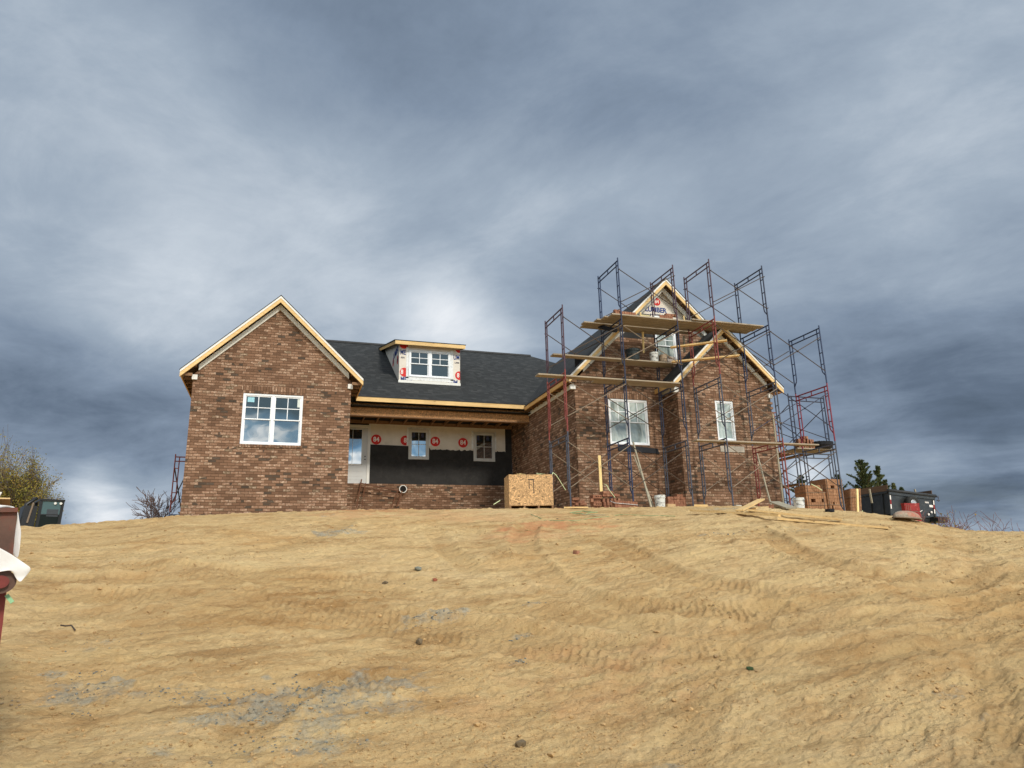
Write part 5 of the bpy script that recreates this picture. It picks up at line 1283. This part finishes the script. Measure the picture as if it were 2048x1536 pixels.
# spare wheel on the tailgate
wc = TO+tu*(tW*.44)+tw*(tH*.53)-tv*.16
sp = MB().lathe(wc, [(.20, -.12), (.30, -.14), (.36, -.08), (.36, .08), (.30, .13), (.20, .13), (.20, -.12)], 28, 'Y', False).build('spare_wheel', paint('spare_tyre', (46, 46, 44), .8, .12), tro, smooth=True)
MB().lathe(wc, [(.20, -.10), (.17, -.12), (.15, -.06), (.06, -.05), (.05, -.09), (.02, -.09)], 20, 'Y').build('rim', paint('rim_grey', (168, 170, 170), .35, .05, metal=.6), sp)
mb = MB()
for i in range(7): tb_(tW*.79+i*.033, tW*.79+i*.033+.022, -.007, -.002, tH*.66, tH*.66+.075, None, None, mb)
mb.build('lettering', M['white_ink'], tro)
tb_(tW*.88, tW*.97, -.007, -.002, tH*.50, tH*.60, 'plate', M['white_ink'])
for x, z in ((.83, .16), (.90, .27)): MB().lathe(TO+tu*tW*x+tw*tH*z-tv*.03, [(.055, 0), (.05, -.03), (.01, -.04)], 14, 'Y').build('lamp', M['white_ink'], tro)
jp = TO+tu*(tW+.1)+tw*(tH-.02)-tv*.1
mb = MB(); mb.tube([jp, jp+tu*.10+tw*.02], .03, 8); mb.tube([jp+tu*.08+tw*.06, jp+tu*.08-tw*.22], .02, 6); mb.tube([jp-tw*.16-tu*.02, jp-tw*.16+tu*.14], .03, 8); mb.build('crank', SC['grey'], tro)
pp = TO+tu*(tW-.3)-tw*.6-tv*.2; MB().tube([pp, pp+tw*.6], .04, 8).build('jack_leg', M['tblack'], tro)
for px, py, yy, hh in ((1744, 1006, 25.3, .62), (1831, 984, 28.0, .14)):
    a = at(px, py, 'Y', yy); o = MB().bar(a, a+V(-.03, 0, hh), .07, .05).build('stake', M['grey_board']); tag(o, 'grey wooden stake standing at the near side of the black trailer' if px < 1800 else 'dark stub of a post rising above the far side of the black trailer', 'stake')
# red generator and mixer drum
GYY = 22.5
a, b_ = at(1811, 1024, 'Y', GYY), at(1838, 1008, 'Y', GYY)
gen = thing('generator', 'red steel machine box with scratched paint standing before the spare wheel of the trailer', 'machine', ((a[0]+b_[0])/2, GYY+.08, a[2]-.35))
M['red_paint'] = paint('red_machine', (140, 40, 34), .45, .2, 6, spots=(7, (206, 120, 104), .58, .7))
MB().box(a[0], b_[0], GYY, GYY+.16, a[2]-.35, b_[2]).build('body', M['red_paint'], gen)
MB().box(a[0]-.01, b_[0]+.01, GYY-.01, GYY+.17, b_[2]-.005, b_[2]+.03).build('lid', M['red_paint'], gen)
mb = MB()
for i in range(3): mb.tube([(a[0]+.06+.10*i, GYY-.012, a[2]+.02), (a[0]+.06+.10*i, GYY-.012, b_[2]-.04)], .008, 5)
mb.tube([(a[0]+.1, GYY-.012, a[2]+.02), (b_[0]-.1, GYY-.012, a[2]+.02)], .008, 5); mb.build('guard_bar', SC['zinc'], gen)
mb = MB(); mb.tube([(b_[0]-.02, GYY-.02, a[2]), (b_[0]+.05, GYY-.06, a[2]+.06), (b_[0]-.1, GYY-.08, a[2]+.01)], .012, 6); mb.build('handle', M['trim'], gen)
# overturned wheelbarrow tray
gq = ground_at(1815, 1044); DYY = gq[1]
l_, r_2 = at(1785, 1035, 'Y', DYY), at(1843, 1038, 'Y', DYY); tp = at(1816, 1021, 'Y', DYY)
cx_ = (l_+r_2)/2; ax_ = (r_2-l_)/2; hh = tp[2]-cx_[2]; cx_ = cx_+V(0, 0, .03); VW = V(cx_[0], cx_[1], 0)/math.hypot(cx_[0], cx_[1])
mb = MB(); vs = []; fs = []; nu, nv = 22, 8
for j in range(nv+1):
    ph = j/nv*math.pi/2
    for i in range(nu):
        th = 2*math.pi*i/nu; cc, ss = math.cos(th), math.sin(th)
        vs.append(cx_+ax_*cc*math.cos(ph)**.8+VW*(.26*ss)*math.cos(ph)**.8+V(0, 0, hh)*math.sin(ph)**.9+VW*.26+V(0, 0, -.02))
for j in range(nv):
    for i in range(nu): fs.append((j*nu+i, j*nu+(i+1) % nu, (j+1)*nu+(i+1) % nu, (j+1)*nu+i))
mb.add(vs, fs); wb = thing('wheelbarrow_tray', 'mortar-crusted steel barrow tray lying upside down on the brow before the trailer', 'wheelbarrow tray', cx_+V(0, .3, -.02))
mb.build('tray', paint('crusted_steel', (150, 138, 120), .8, .35, 22, spots=(4, (176, 104, 84), .52, .7), bump=.6), wb, smooth=True)
mb = MB(); ring = [cx_+ax_*1.02*math.cos(2*math.pi*i/24)+VW*(.27*math.sin(2*math.pi*i/24)+.26)+V(0, 0, -.015) for i in range(25)]; mb.tube(ring, .015, 6); mb.build('rim', SC['zinc'], wb)

# ------------------------------------------------------------------ mini excavator beyond the left brow
EY = 33.0
eb = at(92, 1060, 'Y', EY); er = at(120, 1005, 'Y', EY); el = at(68, 1003, 'Y', EY); e0 = at(70, 1060, 'Y', EY)
W3 = 1.25; azx = math.atan2(eb[0], eb[1]); xu = V(math.cos(azx-.15), -math.sin(azx-.15), 0); yu = V(-xu[1], xu[0], 0)
sc_ = at(117, 1030, 'Y', EY)-at(68, 1030, 'Y', EY); W3 = np.linalg.norm(sc_)
EO = at(69, 1058, 'Y', EY); gzz = gs(EO[0], EO[1]); EH = at(75, 1001, 'Y', EY)[2]-EO[2]
ex = thing('mini_excavator', 'dark mini excavator with glazed cab, half hidden behind the left brow', 'excavator', (EO[0], EO[1], gzz))
M['eblack'] = paint('machine_black', (30, 33, 36), .4, .15, spec=.5)
tilt = V(.045, 0, 1)
def eb_(x0, x1, y0, y1, z0, z1, name, mat, par=None, lean_=True):
    w_ = tilt if lean_ else V(0, 0, 1)
    return MB().obox(EO+xu*(x0+x1)/2+yu*(y0+y1)/2+w_*(z0+z1)/2, xu*(x1-x0)/2, yu*(y1-y0)/2, w_*(z1-z0)/2).build(name, mat, par or ex)
t_ = .075
for x in (0.0, W3-t_*1.4): eb_(x, x+t_*1.4, 0, t_, -.1, EH, 'cab_post', M['eblack']); eb_(x, x+t_*1.4, 1.2, 1.2+t_, -.1, EH, 'cab_post', M['eblack'])
eb_(-.01, W3+.01, -.03, 1.3, EH, EH+.07, 'cab_roof', M['eblack']); eb_(t_*1.4, W3-t_*1.4, .01, t_, EH*.50, EH*.53, 'cross_bar', M['eblack']); eb_(.0, W3, -.01, 1.3, -.9, .02, 'cab_base', M['eblack'])
eb_(t_*1.4+.002, W3-t_*1.4-.002, .02, .03, EH*.53, EH-.01, 'windscreen', glass_mat('cab_glass', (84, 108, 112), 1.5, .05)); eb_(t_*1.4+.002, W3-t_*1.4-.002, .02, .03, .02, EH*.5, 'lower_glass', glass_mat('cab_glass_low', (34, 42, 42), 1.5, .05))
MB().obox(EO+xu*(W3*.62)+yu*.02+V(0, 0, EH*.58), xu*.20, yu*.015, V(0, 0, EH*.13)).build('seat', paint('seat_grey', (66, 72, 78), .7, .1), ex)
for x in (W3*.62, W3*.85): MB().lathe(EO+xu*x-yu*.04+tilt*(EH-.09), [(.05, 0), (.05, .04), (.02, .05)], 10, 'Y').build('work_lamp', M['trim'], ex)
eb_(-.5, -.06, -.1, .9, -.9, EH*.80, 'engine_hood', M['eblack'])
mb = MB(); mb.tube([EO+xu*(-.5)+V(0, 0, -.3), EO+xu*(-.38)+V(0, 0, EH*.85), EO+xu*(-.06)+V(0, 0, EH+.1)], [.10, .08, .06], 8); mb.build('boom', M['eblack'], ex, smooth=True)
mb = MB(); mb.tube([EO+xu*(-.30)+V(0, 0, EH*.2)-yu*.15, EO+xu*(-.18)+V(0, 0, EH*.9)-yu*.15], .035, 8); mb.build('hydraulic_ram', SC['zinc'], ex)
for x in (-.3, W3+.1):
    MB().obox(EO+xu*x+yu*.5+V(0, 0, -1.15), xu*.17, yu*1.0, V(0, 0, .25)).build('track', paint('rubber_track', (36, 34, 32), .8, .2), ex)

# ------------------------------------------------------------------ rusty dumpster corner close on the left
NY = 5.2
dc = at(35, 1020, 'Y', NY); azd = math.atan2(dc[0], dc[1]); du = V(math.cos(azd), -math.sin(azd), 0); dv = V(math.sin(azd), math.cos(azd), 0)
sp_ = lambda px, py, off=0.0: (lambda d: d*((NY+off)/np.dot(d, dv)))(ray(px, py))   # point at depth along dv
NY = float(np.dot(dc, dv))
dm = thing('dumpster', 'rust-brown steel waste container at the left edge with a rounded hinge', 'waste container', (dc[0]-.4, dc[1], gs(dc[0], dc[1])))
M['rusty'] = paint('rust_brown_steel', (92, 66, 54), .6, .3, 7, spots=(5, (122, 62, 46), .48, .7), bump=.15); M['rustred'] = paint('rust_red_steel', (112, 48, 42), .55, .3, 9)
def slab(pxs, off, th, name, mat, par, label=None):
    f_ = [sp_(x, y, off) for x, y in pxs]; n_ = len(f_); b2 = [p+dv*th for p in f_]
    mb = MB().add(f_+b2, [tuple(range(n_)), tuple(range(n_, 2*n_))[::-1]]+[(i, (i+1) % n_, n_+(i+1) % n_, n_+i) for i in range(n_)])
    o = mb.build(name, mat, par); return o
slab([(-420, 1022), (35, 1020), (31, 1060), (25, 1118), (22, 1150), (-420, 1180)], .0, 1.4, 'body', M['rusty'], dm)
slab([(-420, 1017), (36, 1015), (35.5, 1024), (-420, 1028)], -.03, .05, 'top_rail', M['rusty'], dm)
slab([(-420, 1150), (20, 1150), (12, 1190), (6, 1245), (0, 1290), (-14, 1420), (-420, 1420)], .06, 1.2, 'lower_body', M['rustred'], dm)
c_ = sp_(1, 1164, -.10); rad = np.linalg.norm(sp_(33, 1164, -.10)-c_)
def disc(c, r, th, name, mat):
    mb = MB(); n_ = 32; f_ = [c+du*r*math.cos(2*math.pi*i/n_)+V(0, 0, 1)*r*math.sin(2*math.pi*i/n_)*.86 for i in range(n_)]; b2 = [p+dv*th for p in f_]
    mb.add(f_+b2, [tuple(range(n_)), tuple(range(n_, 2*n_))[::-1]]+[(i, (i+1) % n_, n_+(i+1) % n_, n_+i) for i in range(n_)]); return mb.build(name, mat, dm)
disc(c_, rad, .16, 'hinge_drum', paint('brown_steel', (92, 68, 56), .5, .15, 6)); disc(c_-dv*.03, rad*.55, .03, 'hinge_boss', M['rustred'])
def sheet(rows, off, name, label, mat, bow=.02):
    """soft sheet from a grid of photo points, with folds in depth"""
    vs = []; fs = []; nr, nc = len(rows), len(rows[0])
    for i, rw in enumerate(rows):
        for j, (x, y) in enumerate(rw):
            vs.append(sp_(x, y, off+bow*math.sin(i*1.9+j*2.3)))
    for i in range(nr-1):
        for j in range(nc-1): fs.append((i*nc+j, i*nc+j+1, (i+1)*nc+j+1, (i+1)*nc+j))
    o = MB().add(vs, fs).build(name, mat, smooth=True)
    so_ = o.modifiers.new('thick', 'SOLIDIFY'); so_.thickness = .004; sb = o.modifiers.new('sub', 'SUBSURF'); sb.levels = 2; sb.render_levels = 2
    tag(o, label, 'plastic sheet', 'white plastic sheets on the dumpster'); return o
M['sheet'] = paint('white_sheeting', (226, 224, 220), .35, .06, 5, bump=.35)
sheet([[(-60, 1078), (-20, 1085), (4, 1097), (30, 1112), (50, 1127), (65, 1136)], [(-60, 1110), (-20, 1112), (4, 1116), (28, 1128), (46, 1140), (58, 1146)], [(-60, 1132), (-20, 1135), (8, 1136), (27, 1141), (38, 1150), (49, 1156)], [(-60, 1142), (-20, 1148), (6, 1143), (25, 1139), (30, 1156), (40, 1168)]],
      -.14, 'plastic_sheet', 'broad white sheet hanging over the front of the dumpster above the round hinge', M['sheet'], .012)
sheet([[(34, 1014), (37, 1026), (38, 1040)], [(36, 1030), (39, 1045), (43, 1062)], [(30, 1060), (36, 1065), (42, 1075)], [(26, 1085), (32, 1090), (40, 1097)], [(24, 1108), (30, 1114), (37, 1119)]],
      .30, 'plastic_sheet', 'narrow white sheet hanging down behind the right edge of the dumpster', M['sheet'], .01)
sheet([[(-60, 1008), (-10, 1009), (12, 1010), (28, 1013), (35, 1020)], [(-60, 1018), (-10, 1017), (6, 1014.5), (24, 1014.5), (33, 1019)]], .05, 'plastic_sheet', 'thin fold of white sheet lying along the top rim of the dumpster', M['sheet'], .01)
for pts, lb, mt in (([(-40, 994.5), (20, 995.5), (21, 998), (-40, 997.5)], 'pale board end sticking out above the dumpster rim', 'pine'), ([(-12, 984), (4, 984), (0, 991), (-12, 1000)], 'white offcut showing above the dumpster at the photo edge', 'trim')):
    f_ = [sp_(x, y, .2) for x, y in pts]; b2 = [p+dv*(.5 if mt == 'pine' else .05) for p in f_]
    o = MB().add(f_+b2, [(0, 1, 2, 3), (7, 6, 5, 4), (0, 1, 5, 4), (1, 2, 6, 5), (2, 3, 7, 6), (3, 0, 4, 7)]).build('offcut', M[mt]); tag(o, lb, 'offcut')
a, b_ = sp_(13, 1190, -.02), sp_(25, 1205, -.06); o = MB().bar(a, b_, .022, .004, up=tuple(dv)).build('green_tag', paint('mint_strap', (150, 196, 150), .5, .05)); tag(o, 'mint green strap end dangling under the round hinge of the dumpster', 'strap')

# ------------------------------------------------------------------ plants
def leaf_mat(name, cols):
    m, t, b = new_mat(name); P = world_pos(t)
    n = t.noise(P, 1.4, 3, .6); wn = t.noise(P, 9, 2, .6)
    v_ = t.math('ADD', t.math('MULTIPLY', n, .6), t.math('MULTIPLY', wn, .4))
    t.put(b.inputs['Base Color'], t.ramp(v_, [(0.36+0.09*i, lin(c)) for i, c in enumerate(cols)])); b.inputs['Roughness'].default_value = .8
    b.inputs['Subsurface Weight'].default_value = 0.0
    return m
M['bark'] = paint('bark_grey', (98, 84, 74), .9, .2, 6); M['twig'] = paint('twig_brown', (104, 88, 84), .9, .15, 6); M['redtwig'] = paint('twig_reddish', (120, 84, 78), .9, .15, 6)
M['autumn'] = leaf_mat('autumn_leaves', [(84, 86, 38), (116, 112, 46), (142, 126, 54), (164, 126, 58)])
M['cedar'] = leaf_mat('cedar_needles', [(46, 58, 36), (62, 76, 46), (84, 92, 54), (108, 110, 62)])
def branches(mb, p, d, L, r, depth, rr, spread=.5, tips=None, up=.15, kids=(2, 4), shrink=.68, rmin=.006):
    """recursive limbs; each limb bends and tapers"""
    d = d/np.linalg.norm(d); n_ = 4; pts = [p]; q = p.copy()
    for i in range(n_):
        d = d+V(rr.gauss(0, .10), rr.gauss(0, .10), rr.gauss(0, .05)+up*.25); d /= np.linalg.norm(d); q = q+d*L/n_; pts.append(q)
    mb.tube(pts, [max(rmin, r*(1-.5*i/n_)) for i in range(n_+1)], 5 if r > .04 else 3, cap=False)
    if tips is not None and depth <= 1: tips += pts[1:]
    if depth == 0: return
    for k_ in range(rr.randint(*kids)+1):
        i = rr.randint(1, n_); ax = V(rr.gauss(0, 1), rr.gauss(0, 1), rr.gauss(0, .6)); ax = ax-d*np.dot(ax, d); ax /= np.linalg.norm(ax)
        nd = d*math.cos(spread)+ax*math.sin(spread)*rr.uniform(.7, 1.3)
        branches(mb, pts[i], nd, L*shrink*rr.uniform(.8, 1.15), r*.55, depth-1, rr, spread, tips, up, kids, shrink, rmin)
def leaves(tips, n, s, rr, jit, flat=1.0):
    mb = MB()
    for _ in range(n):
        p = rr.choice(tips)+V(rr.gauss(0, jit), rr.gauss(0, jit), rr.gauss(0, jit*flat)); a = V(rr.gauss(0, 1), rr.gauss(0, 1), rr.gauss(0, 1)); a /= np.linalg.norm(a)
        b_ = np.cross(a, V(rr.gauss(0, 1), rr.gauss(0, 1), rr.gauss(0, 1))); b_ /= np.linalg.norm(b_)+1e-9; q = s*rr.uniform(.6, 1.4)
        mb.add([p-a*q, p+b_*q*.6, p+a*q, p-b_*q*.6], [(0, 1, 2, 3)])
    return mb
# autumn tree on the left
TYY = 46.0
def tree_at(px, pyb, pyt, Y):
    b_ = at(px, pyb, 'Y', Y); h = at(px, pyt, 'Y', Y)[2]; return V(b_[0], Y, gz(b_[0], Y)-.1), h
for px, top, Y, seed, lb in ((34, 912, 46.0, 3, 'autumn tree with thinning yellow-green leaves behind the excavator'), (-12, 922, 49.0, 8, 'nearly bare autumn tree cut by the left edge of the photo')):
    p, h = tree_at(px, 1060, top, Y); H = h-p[2]; rr = random.Random(seed)
    tr_ = thing('autumn_tree', lb, 'tree', p, 'autumn trees beyond the left brow'); mb = MB(); tips = []
    mb.tube([p, p+V(.05, 0, H*.16), p+V(-.05, .1, H*.3)], [.26, .2, .17], 8)
    for k_ in range(15):
        a = 2*math.pi*k_/15+rr.uniform(-.3, .3); ti = rr.uniform(.25, .95); z0 = rr.uniform(.08, .30)
        branches(mb, p+V(0, 0, H*z0), V(math.cos(a)*ti, math.sin(a)*ti, 1.0), H*.34, .09, 4, rr, .46, tips, .15, (2, 3), .70, .010)
    zmax = float(np.percentile([q[2] for q in mb.v], 99.0)); f_ = H/(zmax-p[2])
    mb.v = [tuple(p+(np.array(q)-p)*V(.56, .56, f_)) for q in mb.v]; tips = [p+(q-p)*V(.56, .56, f_) for q in tips]
    mb.build('trunk', M['bark'], tr_)
    low_ = [q for q in tips if (q[2]-p[2])/H < rr.uniform(.80, 1.4)] or tips
    leaves(low_, 27000 if seed == 3 else 15000, .042, rr, .20).build('crown', M['autumn'], tr_, fix=False)
# red cedars on the right
def cedar(px, pyt, Y, wpx, seed, lb, lean_=0.0):
    p, h = tree_at(px, 1040, pyt, Y); g0 = p[2]; vis = (1012-pyt)/1480*Y; p[2] = h-max(vis*1.15, 1.6); H = h-p[2]; rr = random.Random(seed); Wm = wpx/1480*Y
    tr_ = thing('cedar_tree', lb, 'tree', p, 'dark cedars beyond the right brow'); mb = MB(); cr_ = MB()
    mb.tube([V(p[0], p[1], g0), p, p+V(lean_*H*.5, 0, H*.5), p+V(lean_*H, 0, H*.97)], [.16, .14, .09, .02], 6)
    nb = int(60+H*16)
    for k_ in range(nb):
        f_ = (k_+.5)/nb; z = f_*H; L = (1-f_)**.8*Wm*(rr.uniform(.25, .6) if rr.random() < .80 else rr.uniform(.95, 1.3))+.10
        a = rr.uniform(0, 6.283); up = rr.uniform(.8, 1.5); q = p+V(lean_*z, 0, z*.93); d = V(math.cos(a), math.sin(a), up*.75); d /= np.linalg.norm(d)
        e = q+d*L; mid = q+d*L*.5+V(0, 0, -.04*L); mb.tube([q, mid, e], [.03, .018, .006], 4, cap=False)
        ns = int(24+110*L)
        for _ in range(ns):
            s_ = rr.random()**.75; c_ = q+(e-q)*s_; off = V(rr.gauss(0, 1), rr.gauss(0, 1), rr.gauss(0, .7))*(.025+.06*(1-s_)*min(L, 1.2)); c_ = c_+off
            dd = d*.7+V(rr.gauss(0, .5), rr.gauss(0, .5), rr.gauss(.25, .4)); dd /= np.linalg.norm(dd); sd_ = np.cross(dd, V(rr.gauss(0, 1), rr.gauss(0, 1), rr.gauss(0, 1))); sd_ /= np.linalg.norm(sd_)+1e-9
            l_ = rr.uniform(.08, .17); cr_.add([c_-sd_*.018, c_+sd_*.018, c_+dd*l_], [(0, 1, 2)])
            cr_.add([c_, c_+sd_*.05+dd*.03, c_+dd*.09], [(0, 1, 2)])
    mb.build('trunk', M['bark'], tr_); cr_.build('crown', M['cedar'], tr_, fix=False)
cedar(1738, 917, 40.0, 62, 1, 'tallest dark cedar, with upswept boughs, rising behind the trailer')
cedar(1686, 948, 39.0, 34, 2, 'dark cedar directly right of the scaffold, behind the leaning brick pack')
cedar(1782, 959, 44.0, 17, 3, 'small pointed cedar just right of the tallest one')
cedar(1798, 966, 46.0, 9, 4, 'slim small cedar tip behind the trailer roll')
cedar(1812, 974, 48.0, 14, 5, 'lowest cedar tip showing over the middle of the trailer')
cedar(1765, 930, 41.5, 26, 6, 'slanting cedar bough top close to the right of the tallest cedar', .12)
cedar(1612, 950, 40.0, 34, 7, 'dark cedar seen through the side scaffold above the low brick pack')
# bare shrubs
def shrub(px, pyt, pyb, Y, wpx, seed, mat, lb, n_=9, dens=3, lf=0, rmin=.008, name='bare_shrub'):
    b_ = at(px, pyb, 'Y', Y); h = at(px, pyt, 'Y', Y)[2]; p = V(b_[0], Y, min(gz(b_[0], Y), h-.5)); H = h-p[2]; rr = random.Random(seed)
    root = thing(name, lb, 'shrub', p, 'leafless shrubs along the brow'); mb = MB(); tips = []; Wm = wpx/1480*Y
    for k_ in range(n_):
        q = p+V(rr.uniform(-.6, .6)*Wm, rr.uniform(-.3, .3), 0); d = V(rr.gauss(0, .35), rr.gauss(0, .3), 1)
        branches(mb, q, d, H*.42, .025, dens, rr, .55, tips, .08, (1, 3), .68, rmin)
    zmax = max(q[2] for q in mb.v); f_ = H/(zmax-p[2]); mb.v = [(q[0], q[1], p[2]+(q[2]-p[2])*f_) for q in mb.v]
    mb.build('branches', M[mat], root)
    if lf: leaves([V(q[0], q[1], p[2]+(q[2]-p[2])*f_) for q in tips], lf, .05, rr, .08).build('foliage', M['autumn'], root, fix=False)
shrub(322, 974, 1035, 27.5, 24, 11, 'twig', 'grey leafless shrub between the brow and the distant left scaffold', 9, 3)
shrub(1990, 1020, 1062, 40.0, 36, 12, 'redtwig', 'wide reddish leafless shrub on the far right brow', 12, 3, rmin=.012)
shrub(1905, 1034, 1058, 42.0, 30, 13, 'redtwig', 'low faint leafless scrub between the trailer and the far right shrub', 7, 2, rmin=.010)
shrub(1882, 1012, 1045, 25.0, 12, 14, 'redtwig', 'russet tangled brush at the right rear corner of the trailer', 16, 3, 260)
shrub(1605, 985, 1010, 24.0, 20, 15, 'twig', 'thin leafy brush visible between the side scaffold legs', 8, 3, 160)
